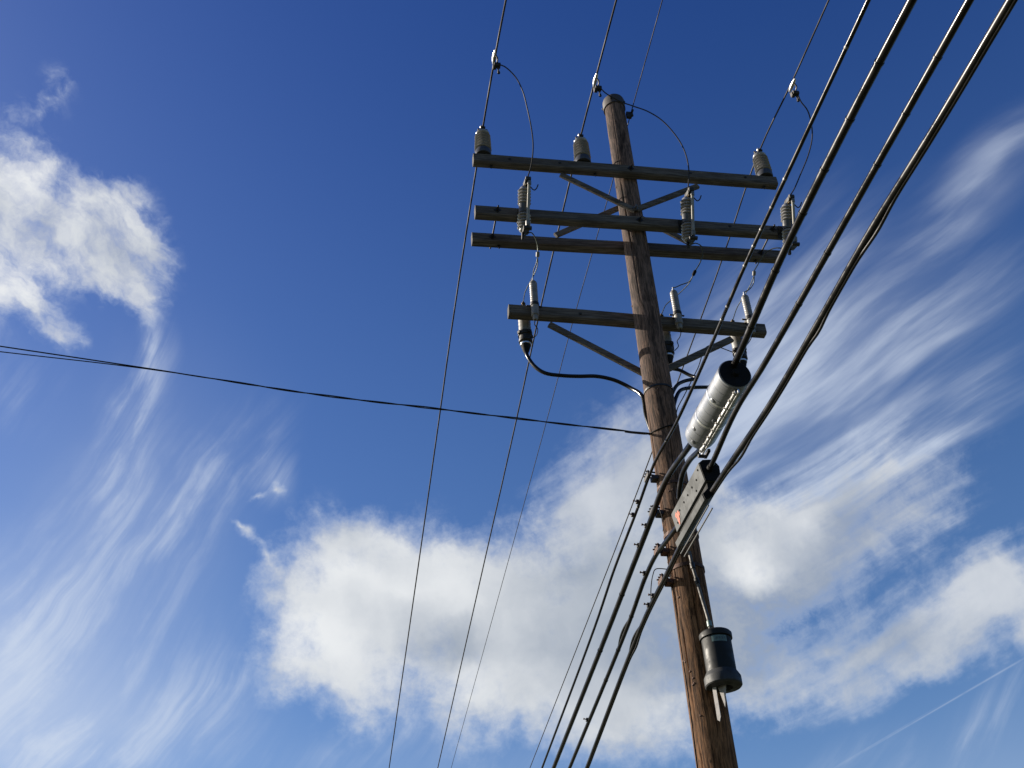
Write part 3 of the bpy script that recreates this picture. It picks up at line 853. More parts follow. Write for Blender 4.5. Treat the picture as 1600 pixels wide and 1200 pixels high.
mb.build('collar', 'dark_steel', term)
MB().lathe([(0.048, -0.505), (0.05, -0.52), (0.045, -0.545), (0.03, -0.60), (0.02, -0.625), (0.018, -0.64)], n=20).build('boot', 'black_dull', term)
MB().lathe([(0.049, -0.522), (0.0515, -0.524), (0.050, -0.538), (0.046, -0.54)], n=20).build('clamp_ring', 'alu', term)
TERM_S = 0.30
TERP = [U(817.5, 471, TERM_S), U(1033, 490, TERM_S), U(1144, 499, TERM_S)]
lab = ['', 'cable termination hanging just right of the pole behind the lowest crossarm', 'cable termination at the right end of the lowest crossarm above the silver closure']
term.location = Wd(TERP[0])
for i in (1, 2): dup(term, Wd(TERP[i]), lab[i])


def wire_thing(name, pts, r, m, label, cat, group=None, n=8, step=0.03, smooth=True):
    w = [Wd(p) for p in pts]
    if smooth: w = curve(w, step)
    o = MB().tube(w, r, n).build(name, m, None, origin=w[len(w) // 2])
    return tag(o, label, cat, group)


# ------------------------------------------------------------------ the three primary conductors and the thin wire off the pole top
def line(tp, z0, s0, upst, down, r, name, label, m='wire', end_up=-38.0, end_dn=46.0):
    """conductor in one upright plane: (s, z) upstream, anchor, downstream, then sagging on to the next poles"""
    sz = sorted(upst) + [(s0, z0)] + sorted(down)
    core = curve([Vector((tp, s, z)) for s, z in sz], 0.25)
    a, b = core[0], core[1]
    m_up = (a.z - b.z) / max(b.y - a.y, 1e-4)
    head = span(a, (tp, end_up, z0), m_up, 0.10, 40)
    a, b = core[-1], core[-2]
    m_dn = (a.z - b.z) / max(a.y - b.y, 1e-4)
    tail = span(a, (tp, end_dn, z0), m_dn, 0.12, 40)
    pts = [Wd(p) for p in list(reversed(head)) + core + tail]
    return tag(MB().tube(pts, r, 8).build(name, m, None, origin=Wd((tp, s0, z0))), label, 'power line', 'overhead wires')


INS_TOP = [zv + INS_H + 0.008 for zv in INS_Z]
def vz(px, py, t): q = V(px, py, t); return (q.y, q.z)
WG = 'overhead wires'
lines = []
lines.append(line(INS_T[0], INS_TOP[0], -0.15, [vz(790.5, 0, INS_T[0]), vz(774, 86, INS_T[0])], [vz(706, 512, INS_T[0]), vz(686, 655, INS_T[0]), vz(647, 930, INS_T[0]), vz(608, 1200, INS_T[0])], 0.0095, 'power_line', 'leftmost power line, running over the left insulator of the top crossarm'))
lines.append(line(INS_T[1], INS_TOP[1], -0.15, [vz(963, 0, INS_T[1]), vz(931, 121, INS_T[1])], [vz(846, 475, INS_T[1]), vz(807, 655, INS_T[1]), vz(745, 930, INS_T[1]), vz(684, 1200, INS_T[1])], 0.0095, 'power_line', 'power line over the insulator nearest the pole, left of the pole top'))
lines.append(line(INS_T[2], INS_TOP[2], -0.15, [vz(1295, 0, INS_T[2]), vz(1238, 127, INS_T[2])], [vz(1127, 409, INS_T[2]), vz(1059, 596, INS_T[2]), vz(989, 786, INS_T[2]), vz(828, 1200, INS_T[2])], 0.0085, 'power_line', 'power line over the right insulator, passing behind the pole'))
T4 = 0.15
q4 = V(986, 176, T4)
lines.append(line(T4, q4.z, q4.y, [vz(1035, 0, T4)], [vz(957, 284, T4), vz(893, 510, T4), vz(858, 643, T4), vz(705, 1200, T4)], 0.0052, 'shield_wire', 'thinnest overhead wire, fastened to the right side of the pole top'))
# its bracket on the pole top
br = thing('wire_bracket', 'small dark bracket holding the thin wire at the pole top', 'bracket', Wd((0.10, q4.y, q4.z - 0.05)), None, ROT)
MB().box((0.02, 0, 0), (0.05, 0.035, 0.09), ch=0.005).build('bracket_plate', 'dark_steel', br)
mb = MB().lathe([(0.012, -0.05), (0.012, 0.05)], (0.055, 0, 0.035), (0, 1, 0), n=10)
mb.lathe([(0.016, -0.012), (0.016, 0.012)], (0.055, 0.03, 0.035), n=8); mb.lathe([(0.014, -0.03), (0.014, -0.002)], (0.05, -0.02, 0.0), n=8)
mb.build('clamp', 'dark_steel', br)

# clamps on the conductors where the jumpers leave
CLP = [V(772.5, 93, INS_T[0]), V(930, 129, INS_T[1]), V(1237, 137, INS_T[2])]
lab = ['line clamp on the leftmost power line above the left insulator', 'bright line clamp on the wire left of the pole top', 'bright line clamp on the power line above the right insulator']
lc = None
for i in range(3):
    tl = INS_T[i]
    q = CLP[i].copy(); q.z += 0.0
    if lc is None:
        lc = thing('line_clamp', lab[0], 'clamp', Wd(q), 'clamps on the power lines', ROT)
        MB().lathe([(0.011, -0.075), (0.018, -0.045), (0.022, 0.0), (0.018, 0.045), (0.011, 0.075)], (-0.004, -0.03, 0.0), (0, 1, 0), n=14).build('connector', 'alu', lc)
        MB().tube(curve([(0.0, -0.06, -0.01), (0.02, -0.05, -0.05), (0.022, 0.0, -0.06), (0.02, 0.045, -0.05), (0.0, 0.055, -0.01)], 0.01), 0.007, 8).build('stirrup', 'dark_steel', lc)
        mb = MB().box((0.025, 0.01, -0.075), (0.06, 0.05, 0.045), ch=0.008)
        mb.box((0.0, 0.02, -0.085), (0.03, 0.035, 0.06), ch=0.006)
        mb.lathe([(0.008, 0.0), (0.008, 0.07), (0.014, 0.072), (0.014, 0.09)], (0.03, 0.01, -0.09), (0.1, 0.1, -1), n=8)
        mb.build('hot_clamp', 'dark_steel', lc)
    else:
        dup(lc, Wd(q), lab[i])


# jumper wires from the clamps down to the cutouts
def path(pix, s0, s1):
    n = len(pix)
    return [U(x, y, s0 + (s1 - s0) * i / (n - 1)) for i, (x, y) in enumerate(pix)]


JG = 'jumper wires from the power lines to the cutouts'
c0 = CLP[0] + Vector((0.04, 0.0, -0.07)); e0 = cut_pt(0, (0.01, -0.01, 0.262))
wire_thing('jumper_wire', [c0] + path([(790, 105), (806, 121), (817, 143), (824, 170), (831, 205), (833, 230), (830, 258)], CLP[0].y + 0.05, e0.y - 0.05) + [e0], 0.0062, 'wire', 'curved jumper wire from the leftmost power line down to the left cutout', 'jumper wire', JG)
c1 = CLP[1] + Vector((0.04, 0.0, -0.07)); e1 = cut_pt(1, (0.01, -0.01, 0.262))
wire_thing('jumper_wire', [c1] + path([(947, 146), (968, 158), (990, 166), (1012, 174), (1033, 187), (1053, 208), (1068, 232), (1076, 262)], CLP[1].y + 0.08, e1.y - 0.04) + [e1], 0.0062, 'wire', 'curved jumper wire arching past the pole top to the cutout right of the pole', 'jumper wire', JG)
c2 = CLP[2] + Vector((0.04, 0.0, -0.07)); e2 = cut_pt(2, (0.0, -0.01, 0.262))
wire_thing('jumper_wire', [c2] + path([(1251, 158), (1262, 173), (1268, 195), (1269, 215), (1263, 242), (1251, 272), (1240, 297)], CLP[2].y + 0.05, e2.y - 0.04) + [e2], 0.0062, 'wire', 'curved jumper wire from the rightmost power line down to the right cutout', 'jumper wire', JG)

# ------------------------------------------------------------------ leads from the cutouts to the arresters and terminations
def top_of(P, h): return P + Vector((0, 0, h))


def splice(q0, q1, label):
    a, b = Wd(q0), Wd(q1)
    o = MB().tube([a, a + (b - a) * 0.12, a + (b - a) * 0.88, b], [0.008, 0.017, 0.017, 0.008], 12).build('splice_connector', 'polymer', None, origin=(a + b) / 2)
    return tag(o, label, 'connector', 'connectors on the cutout leads')


LG = 'leads below the cutouts'
s_a, s_b = CUT_S - 0.02, ARR_S
# left
k0, k1 = U(840.5, 393, -0.12), U(840, 402, -0.08)
wire_thing('lead_wire', [cut_pt(0, (0.0, -0.03, -0.29)), U(829, 363, -0.3), U(836, 371, -0.24), U(840, 384, -0.16), k0], 0.0055, 'green_wire', 'lead wire from the left cutout down to its connector', 'lead wire', LG)
splice(k0, k1, 'pale connector on the lead wire below the left cutout')
wire_thing('lead_wire', [k1, U(838, 412, -0.02), U(834, 422, 0.04), top_of(ARRP[0], ARR_H + 0.045)], 0.005, 'green_wire', 'short lead from the left connector to the top of the left arrester', 'lead wire', LG)
wire_thing('lead_wire', [k1, U(840, 414, 0.0), U(834, 430, 0.12), U(826, 445, 0.2), U(820, 458, 0.26), TERP[0] + Vector((0, 0, -0.02))], 0.0045, 'green_wire', 'thin lead from the left connector to the left cable termination', 'lead wire', LG)
# middle
k0, k1 = U(1087, 422, -0.12), U(1082.5, 431, -0.08)
wire_thing('lead_wire', [cut_pt(1, (0.0, -0.03, -0.29)), U(1086, 380, -0.3), U(1096, 385, -0.26), U(1098, 396, -0.2), U(1094, 410, -0.15), k0], 0.0055, 'green_wire', 'lead wire from the cutout right of the pole to its connector', 'lead wire', LG)
tag(MB().tube([Wd(k0), Wd(k0 + (k1 - k0) * .2), Wd(k0 + (k1 - k0) * .8), Wd(k1)], [0.008, 0.016, 0.016, 0.008], 12).build('splice_connector', 'black_dull', None, origin=Wd(k0)), 'dark connector on the lead right of the pole', 'connector', 'connectors on the cutout leads')
wire_thing('lead_wire', [k1, U(1077, 440, -0.02), U(1064, 445, 0.03), U(1055, 449, 0.06), top_of(ARRP[1], ARR_H + 0.045)], 0.005, 'green_wire', 'short lead from the dark connector to the arrester beside the pole', 'lead wire', LG)
wire_thing('lead_wire', [k1, U(1077, 442, 0.0), U(1065, 455, 0.1), U(1050, 468, 0.2), U(1040, 477, 0.26), TERP[1] + Vector((0, 0, -0.02))], 0.0045, 'green_wire', 'thin lead crossing behind the arrester beside the pole', 'lead wire', LG)
# right
k0, k1 = U(1178.5, 423, -0.12), U(1178, 431, -0.08)
wire_thing('lead_wire', [cut_pt(2, (-0.01, -0.03, -0.29)), U(1222, 388, -0.32), U(1209, 388, -0.28), U(1198, 394, -0.22), U(1188, 407, -0.16), k0], 0.0055, 'green_wire', 'lead wire from the right cutout curving left to its connector', 'lead wire', LG)
splice(k0, k1, 'pale connector below the right cutout')
wire_thing('lead_wire', [k1, U(1178, 440, -0.02), U(1172, 451, 0.04), top_of(ARRP[2], ARR_H + 0.045)], 0.005, 'green_wire', 'short lead from the pale connector to the right arrester', 'lead wire', LG)
wire_thing('lead_wire', [k1, U(1173, 444, 0.0), U(1163, 462, 0.12), U(1152, 480, 0.24), TERP[2] + Vector((0, 0, -0.02))], 0.0045, 'green_wire', 'thin lead from the pale connector to the right cable termination', 'lead wire', LG)
# earth leads under the arresters
for i, pix in enumerate(([(835, 506), (840, 514), (839, 522), (834, 527), (828, 526)], [(1064, 518), (1062, 527), (1058, 533), (1060, 541), (1054, 548)], [(1176, 520), (1173, 530), (1166, 540), (1160, 545)])):
    pp = [ARRP[i] + Vector((0, 0, -0.045))] + path(pix, ARR_S + 0.01, TERM_S - 0.03)
    wire_thing('earth_lead', pp, 0.0042, 'black_dull', ['small black earth lead curling under the left arrester', 'small black earth lead under the arrester beside the pole', 'small black earth lead under the right arrester'][i], 'earth lead', 'earth leads under the arresters', step=0.015)

# cables from the terminations to the back of the pole
PG = 'cables from the terminations to the pole'
def tip(i): return TERP[i] + Vector((0, 0, -0.635))
zq = U(1004, 620, 0.05)
wire_thing('riser_cable', [tip(0) + Vector((0, 0, 0.03)), tip(0) + Vector((0.005, -0.01, -0.03)), U(836, 573, 0.27), U(852, 583, 0.25), U(880, 587, 0.22), U(905, 588, 0.2), U(932, 588, 0.18), U(960, 594, 0.16), U(985, 606, 0.14), zq, Vector((-0.10, 0.12, zq.z - 0.14)), Vector((-0.05, 0.15, zq.z - 0.4)), Vector((-0.05, 0.155, zq.z - 0.9))], 0.0175, 'black', 'thick black cable bending from the left termination to the pole', 'cable', PG, n=12)
tape = MB().tube([Wd(U(852, 584.5, 0.25)), Wd(U(860, 586.5, 0.24))], 0.0195, 12)
za = zq.z
wire_thing('riser_cable', [tip(1) + Vector((0, 0, 0.03)), tip(1) + Vector((0.01, 0, -0.03)), U(1061, 578, 0.3), U(1077, 586, 0.27), U(1088, 590, 0.22), U(1085, 592, 0.17), U(1068, 596, 0.14), U(1056, 604, 0.12), Vector((0.08, 0.14, za - 0.12)), Vector((0.02, 0.155, za - 0.4)), Vector((0.02, 0.155, za - 0.9))], 0.0165, 'black', 'black cable looping right from the middle termination back to the pole', 'cable', PG, n=12)
wire_thing('riser_cable', [tip(2) + Vector((0, 0, 0.03)), tip(2) + Vector((0.01, -0.01, -0.05)), U(1140, 600, 0.27), U(1120, 605, 0.25), U(1103, 605, 0.22), U(1080, 606, 0.18), U(1062, 611, 0.14), Vector((0.12, 0.11, za - 0.17)), Vector((0.08, 0.14, za - 0.4)), Vector((0.08, 0.14, za - 0.9))], 0.0165, 'black', 'black cable from the right termination passing behind the silver closure', 'cable', PG, n=12)
wire_thing('earth_wire', [TERP[2] + Vector((-0.05, 0, -0.42)), U(1108, 540, 0.3), U(1090, 576, 0.27), U(1070, 616, 0.2), U(1058, 640, 0.1), Vector((0.125, 0.03, U(1056, 645, 0.05).z - 0.1))], 0.0045, 'wire', 'thin earth wire slanting from the right end of the lowest crossarm to the pole', 'earth wire')

# ------------------------------------------------------------------ communication cables and their gear
TC = -0.2


def cable_pts(pix, t=TC, end_up=-38.0, end_dn=46.0, z0=None, core_only=False, dz=0.0):
    raw = sorted([V(x, y, t) for x, y in pix], key=lambda q: q.y)
    for q in raw: q.z += dz
    core = curve(raw, 0.06)
    if core_only: return core
    z0 = z0 if z0 is not None else raw[len(raw) // 2].z + 0.05
    a, b = core[0], core[3]
    mu = max(-0.06, min(0.06, (a.z - b.z) / (b.y - a.y)))
    head = span(a, (t, end_up, z0), mu, 0.06, 40)
    a, b = core[-1], core[-4]
    md = (a.z - b.z) / (a.y - b.y)
    tail = span(a, (t, end_dn, z0), md, 0.12, 40)
    return list(reversed(head)) + core + tail


def at_s(pts, s):
    for p, q in zip(pts, pts[1:]):
        if p.y <= s <= q.y: return p + (q - p) * ((s - p.y) / (q.y - p.y)), (q - p).normalized()
    return pts[-1], Vector((0, 1, 0))


CG = 'communication cables below the power lines'


def cable(pts, r, label, ring_s=(), ring='black', strand=None, strand_r=0.005, name='telephone_cable', ring_r=1.12, ring_w=0.03):
    t0, _ = at_s(pts, 0.0)
    root = thing(name, label, 'cable', Wd(t0), CG)
    MB().tube([Wd(p) for p in pts], r, 12).build('jacket', 'black', root, origin=Wd(t0))
    if strand:
        MB().tube([Wd(p + Vector((strand[0], 0, strand[1]))) for p in pts], strand_r, 8).build('messenger_strand', 'wire', root, origin=Wd(t0))
    me = None
    for s in ring_s:
        p, d = at_s(pts, s)
        rr = r * ring_r
        o = MB().lathe([(r * 0.96, -ring_w / 2), (rr, -ring_w * 0.42), (rr, ring_w * 0.42), (r * 0.96, ring_w / 2)], Wd(p), AX * d.x + WX * d.y + ZX * d.z, n=12, caps=False).build('lashing_ring', ring, root, origin=Wd(t0))
    return root


pA = cable_pts([(1357, 0), (1226, 281), (1164, 415), (1107, 549), (1057, 660), (1022, 725), (993, 803), (960, 889), (931, 975), (847, 1200)])
cable(pA, 0.012, 'thinnest of the four communication cables, highest on the pole', [-4.0, -3.12, -2.9, -2.72, -2.58, -2.41, -2.05, -1.93, -0.55, 0.35], 'steel', ring_w=0.016, ring_r=1.12)  # bright steel rings stand for glints of the lashing wire
pB = cable_pts([(1425, 0), (1332, 178), (1221, 402), (1149, 566), (1110, 640), (1081, 691), (1041, 750), (1016, 815), (981, 905), (954, 975), (865, 1200)])
cable(pB, 0.022, 'thickest glossy black cable, entering the silver closure from above', [-4.17, -3.83, -3.5, -3.19, -2.75, -2.3, 1.1, 2.0], 'black', ring_w=0.012, ring_r=1.15)
pC = cable_pts([(1515, 0), (1355, 285), (1196, 566), (1149, 643), (1110, 730), (1080, 788), (1060, 820), (1047, 838), (1024, 869), (1008, 903), (982, 975), (890, 1200)])
cable(pC, 0.0175, 'black cable running through the grey box closure', [-4.5, -4.2, -3.9, -3.3, -2.9, 0.9, 1.4, 1.9], 'black', ring_w=0.012, ring_r=1.15)
pD = cable_pts([(1580, 0), (1461, 200), (1361, 361), (1278, 506), (1205, 630), (1131, 740), (1076, 829), (1042, 897), (1004, 975), (917, 1200)])
# the lowest cable: jacket, strand and a second, loosely lashed cable that bellies out here and there
t0, _ = at_s(pD, 0.0)
rootD = thing('telephone_cable', 'lowest and rightmost cable, with a second cable loosely lashed along it', 'cable', Wd(t0), CG)
MB().tube([Wd(p) for p in pD], 0.019, 12).build('jacket', 'black', rootD, origin=Wd(t0))
bel = [(-3.72, 0.012, 0.15), (-3.0, 0.010, 0.1), (-1.75, 0.016, 0.16), (0.9, 0.012, 0.13)]
pp = []
for p in pD:
    if -30 < p.y < 30:
        k = sum(h * math.exp(-((p.y - c) / w) ** 2) for c, h, w in bel)
        pp.append(p + Vector((0.006 + k * 0.5, 0, -0.016 - k)))
MB().tube([Wd(p) for p in pp], 0.0085, 10).build('lashed_cable', 'black', rootD, origin=Wd(t0))
# bellies of slack on two of the cables beyond the pole are separate short wraps
for pts, s, nm, lb in ((pC, 1.15, 'slack_wrap', 'short bulging wrap on the box closure cable, left of the pole'), (pD, 0.85, 'slack_wrap', 'short bulging wrap on the lowest cable, left of the pole')):
    seg = []
    for i in range(13):
        p, d = at_s(pts, s - 0.22 + 0.44 * i / 12)
        seg.append(p + Vector((-0.018 * math.sin(math.pi * i / 12) - 0.004, 0, 0.012 * math.sin(math.pi * i / 12))))
    tag(MB().tube([Wd(p) for p in seg], 0.009, 8).build(nm, 'black', None, origin=Wd(seg[6])), lb, 'cable wrap')

# second cable leaving the closure and bending down to the box
bend = [V(1100, 690, -0.19), V(1094, 702, -0.19), V(1077, 720, -0.185), V(1066, 742, -0.18), V(1062, 763, -0.175), V(1061, 778, -0.16)]
tag(MB().tube([Wd(p) for p in curve(bend, 0.03)], 0.0195, 12).build('branch_cable', 'black', None, origin=Wd(bend[2])), 'short thick cable bending down out of the silver closure towards the pole', 'cable')

# silver splice closure on the thick cable
c0, c1 = V(1148.5, 584, TC), V(1091, 686, TC)
ax = Wd(c1) - Wd(c0)
CL = ax.length
axn = ax.normalized()
clo = thing('splice_closure', 'silver cylindrical splice closure hanging on the thick cable in front of the pole', 'splice closure', Wd(c0))
clo.rotation_euler = axn.to_track_quat('Y', 'Z').to_euler()
RC = 0.108
prf = [(RC - 0.006, 0.0), (RC, 0.004)]
yy = 0.02
while yy < CL - 0.1:
    prf += [(RC, yy), (RC - 0.0012, yy + 0.002), (RC - 0.0012, yy + 0.004), (RC, yy + 0.006)]
    yy += 0.082
prf += [(RC, CL - 0.075), (RC * 0.96, CL - 0.04), (RC * 0.84, CL - 0.012), (RC * 0.66, CL)]
MB().lathe(prf, axis=(0, 1, 0), n=56).build('sleeve', 'sleeve', clo, sharp=14)
MB().lathe([(RC - 0.007, -0.004), (RC - 0.012, 0.012), (0.03, 0.014), (0.024, -0.02), (0.02, -0.03)], axis=(0, 1, 0), n=40).build('end_plate', 'black_dull', clo)  # end plate; its black also holds the shade on this end
mb = MB().box((0.006, CL * 0.5, -RC - 0.012), (CL * 0.98, 0.010, 0.034), (0, 1, 0), (1, 0, 0))
mb.box((-0.008, CL * 0.5, -RC - 0.008), (CL * 0.94, 0.012, 0.024), (0, 1, 0), (1, 0, 0))
mb.build('flange', 'alu', clo)
nut = None
for i in range(9):
    y = CL * (0.05 + 0.9 * i / 8)
    if nut is None:
        nut = MB().lathe([(0.008, 0), (0.008, 0.007), (0.004, 0.008), (0.003, 0.010)], (0, 0, 0), (-1, 0, 0), n=8).build('flange_bolt', 'steel', clo)
        o = nut
    else:
        o = nut.copy(); COL.objects.link(o); o.parent = clo
    o.location = (-0.013, y, -RC - 0.012)
for y in (0.30, 0.62):
    MB().lathe([(RC - 0.002, -0.011), (RC + 0.0025, -0.009), (RC + 0.0025, 0.009), (RC - 0.002, 0.011)], (0, CL * y, 0), (0, 1, 0), n=56, caps=False).build('clamp_band', 'alu', clo)
for y, a in ((0.28, 2.2), (0.75, 2.0), (0.5, 2.9), (0.9, 2.4)):
    MB().lathe([(0.016, -0.004), (0.016, 0.003), (0.011, 0.006)], (RC * math.cos(a + 1.57), CL * y, RC * math.sin(a + 1.57)), (math.cos(a + 1.57), 0, math.sin(a + 1.57)), n=12).build('rivet', 'sleeve', clo)

# grey two-shell box closure on the next cable
b0, b1 = V(1110, 750, TC), V(1066, 829, TC)
bx = Wd(b1) - Wd(b0); BL = bx.length; bxn = bx.normalized()
boxo = thing('box_closure', 'grey two-shell box closure with an orange paint mark, in front of the pole', 'splice box', Wd(b0))
xx = AX.copy(); zz_ = xx.cross(bxn).normalized()
boxo.matrix_world = Matrix(((xx.x, bxn.x, zz_.x, Wd(b0).x), (xx.y, bxn.y, zz_.y, Wd(b0).y), (xx.z, bxn.z, zz_.z, Wd(b0).z), (0, 0, 0, 1)))
up_sec = [(-0.064, 0.128), (-0.030, 0.158), (0.045, 0.166), (0.080, 0.114), (0.076, 0.015), (0.05, -0.012), (-0.041, -0.012)]
lo_sec = [(-0.028, -0.062), (0.040, -0.05), (0.028, -0.085), (-0.02, -0.133), (-0.060, -0.148), (-0.070, -0.108)]
MB().prism(up_sec, (0, 0, 0), (0, BL, 0), (1, 0, 0), (0, 0, 1)).build('upper_shell', 'grey_box', boxo, sharp=20)
MB().prism(lo_sec, (0, 0.015, 0), (0, BL * 0.98, 0), (1, 0, 0), (0, 0, 1)).build('lower_shell', 'grey_box', boxo, sharp=20)
MB().prism([(a * 0.93, b * 0.95 + 0.002) for a, b in up_sec], (0, -0.008, 0), (0, 0.004, 0), (1, 0, 0), (0, 0, 1)).build('end_shade', 'black_dull', boxo, sharp=20)  # thin black sheet standing for the shade on the near end
MB().prism([(a * 0.93, b * 0.97 - 0.002) for a, b in lo_sec], (0, 0.006, 0), (0, 0.018, 0), (1, 0, 0), (0, 0, 1)).build('end_shade', 'black_dull', boxo, sharp=20)  # the same painted shade on the end of the lower shell
mb = MB()
mb.box((0.006, BL / 2, -0.04), (BL * 0.97, 0.06, 0.06), (0, 1, 0), (1, 0, 0))  # black core filling the gap between the two shells
mb.build('dark_core', 'black_dull', boxo)
# face of the upper shell that looks to the lower left
fa, fb = Vector((-0.064, 0, 0.128)), Vector((-0.041, 0, -0.012))
fn = Vector((fb.z - fa.z, 0, -(fb.x - fa.x))).normalized()
if fn.x > 0: fn = -fn
scr = None
for i, (u, v) in enumerate([(0.16, 0.45), (0.31, 0.42), (0.46, 0.42), (0.60, 0.42), (0.76, 0.42), (0.24, 0.82), (0.9, 0.75), (0.06, 0.2)]):
    p = fa + (fb - fa) * v + Vector((0, BL * u, 0)) + fn * 0.001
    if scr is None:
        scr = MB().lathe([(0.0075, 0), (0.0075, 0.004), (0.004, 0.005)], (0, 0, 0), fn, n=8).build('screw', 'black_dull', boxo); o = scr
    else:
        o = scr.copy(); COL.objects.link(o); o.parent = boxo
    o.location = p
mk = MB()
cc = fa + (fb - fa) * 0.55 + Vector((0, BL * 0.845, 0)) + fn * 0.003
e1 = (fb - fa).normalized(); e2 = Vector((0, 1, 0))
vs = [cc]
for k in range(22):
    a = 2 * math.pi * k / 22
    rr = 0.036 * (1 + 0.35 * math.sin(3 * a + 1) + 0.2 * math.sin(7 * a))
    vs.append(cc + e1 * (rr * 1.15 * math.cos(a)) + e2 * (rr * 0.95 * math.sin(a)))
mk.add(vs, [(0, 1 + k, 1 + (k + 1) % 22) for k in range(22)]).build('paint_mark', 'orange', boxo, smooth=False)
MB().tube([(0.0, -0.004, 0.075), (0.0, -0.05, 0.078)], 0.022, 12).build('cable_gland', 'black_dull', boxo)
mb = MB().box((-0.005, -0.035, 0.185), (0.02, 0.02, 0.09), (0, 0, 1), (1, 0, 0))
mb.lathe([(0.013, -0.02), (0.013, 0.02)], (-0.04, -0.01, 0.18), (1, 0, 0), n=8)
mb.build('hanger', 'dark_steel', boxo)
for dx in (0.0, 0.022):
    MB().tube([(-0.03 + dx, BL * 0.05, -0.175 - dx), (-0.03 + dx, BL * 1.02, -0.178 - dx)], 0.005, 8).build('support_rod', 'steel', boxo)

# ------------------------------------------------------------------ clamps that hold the cables to the pole
for i, (pts, nm) in enumerate(((pA, 'uppermost cable clamp on the left side of the pole'), (pB, 'second cable clamp from the top on the left side of the pole'), (pC, 'rusty cable clamp on the pole just below the grey box'), (pD, 'lowest rusty cable clamp on the left side of the pole'))):
    p, d = at_s(pts, -0.02)
    r = pole_r(p.z)
    c = thing('suspension_clamp', nm, 'cable clamp', Wd((-r, 0, p.z)), 'cable clamps on the pole', ROT)
    mt = 'dark_steel' if i < 2 else 'rust'
    MB().box((-0.02, 0, 0.0), (0.05, 0.07, 0.042), (1, 0, 0), (0, 1, 0), ch=0.006).build('clamp_body', mt, c)
    MB().box((-0.055 - (0.2 - r) * 0.35, 0, 0.012), (0.018, 0.115, 0.034), (1, 0, 0), (0, 1, 0), ch=0.004).build('clamp_plate', mt, c)
    for y in (-0.04, 0.0, 0.04):
        mb = MB().lathe([(0.007, 0.02), (0.007, 0.075), (0.013, 0.075), (0.013, 0.087), (0.006, 0.088), (0.006, 0.10)], (0, y, 0.03), (-1, 0, 0.12), n=8)
        mb.build('clamp_bolt', mt, c)

# small lashing clamps along the cables beyond the pole
LCG = 'small lashing clamps on the cables'
spots = [(pA, 0.30, 'small dark clamp on the top cable just left of the pole'), (pA, 0.47, 'lower of the pair of small clamps on the top cable left of the pole'), (pB, 0.42, 'small clamp on the thick cable left of the pole'), (pB, 0.16, 'small clamp on the thick cable at the left edge of the pole'),
         (pC, 0.36, 'small dark clamp on the box closure cable beside the pole'), (pD, 0.22, 'small rusty clamp on the lowest cable beside the pole'), (pD, 0.36, 'second small rusty clamp on the lowest cable, below the first'), (pC, 2.65, 'single small clamp far down the box closure cable, near the bottom of the photo')]
sc0 = None
for i, (pts, s, lb) in enumerate(spots):
    p, d = at_s(pts, s)
    if sc0 is None:
        sc0 = thing('lashing_clamp', lb, 'clamp', Wd(p), LCG, ROT)
        MB().box((-0.018, 0, 0.010), (0.022, 0.034, 0.030), ch=0.004).build('clamp_block', 'dark_steel', sc0)
        MB().lathe([(0.005, 0), (0.005, 0.018), (0.009, 0.018), (0.009, 0.027)], (-0.026, 0, 0.014), (-1, 0, 0.2), n=8).build('clamp_screw', 'rust', sc0)
    else:
        dup(sc0, Wd(p), lb)

# drip loop, bonding wires
p, d = at_s(pD, 0.42)
wire_thing('drip_loop', [Vector((-pole_r(5.2), 0.0, U(1031, 884, -0.05).z)), U(1025, 889, 0.02), U(1020, 899, 0.1), U(1017.5, 915, 0.2), U(1017, 932, 0.32), V(1018, 945, TC)], 0.0038, 'black_dull', 'thin black loop of wire beside the lowest cable clamp', 'wire', step=0.02)
zz0 = U(1040, 842, 0).z
gw = [(-1.0, 0.0)]
rgw = lambda z: (pole_r(z) + 0.004)
ga = math.radians(186)
pts = []
for i in range(40):
    z = zz0 - zz0 * i / 39
    a = ga + 0.05 * math.sin(z * 3.1) + 0.03 * math.sin(z * 7.7)
    pts.append(Vector((rgw(z) * math.cos(a), rgw(z) * math.sin(a), max(z, 0.01))))
wire_thing('ground_wire', pts, 0.0035, 'black_dull', 'thin ground wire stapled down the left edge of the pole', 'ground wire', step=0.1)
wire_thing('bonding_wire', [U(1030, 795, -0.1), U(1034, 806, -0.12), U(1037, 818, -0.13), U(1036, 830, -0.14)], 0.0032, 'black_dull', 'short thin wire between the cable clamps left of the grey box', 'wire', step=0.02)

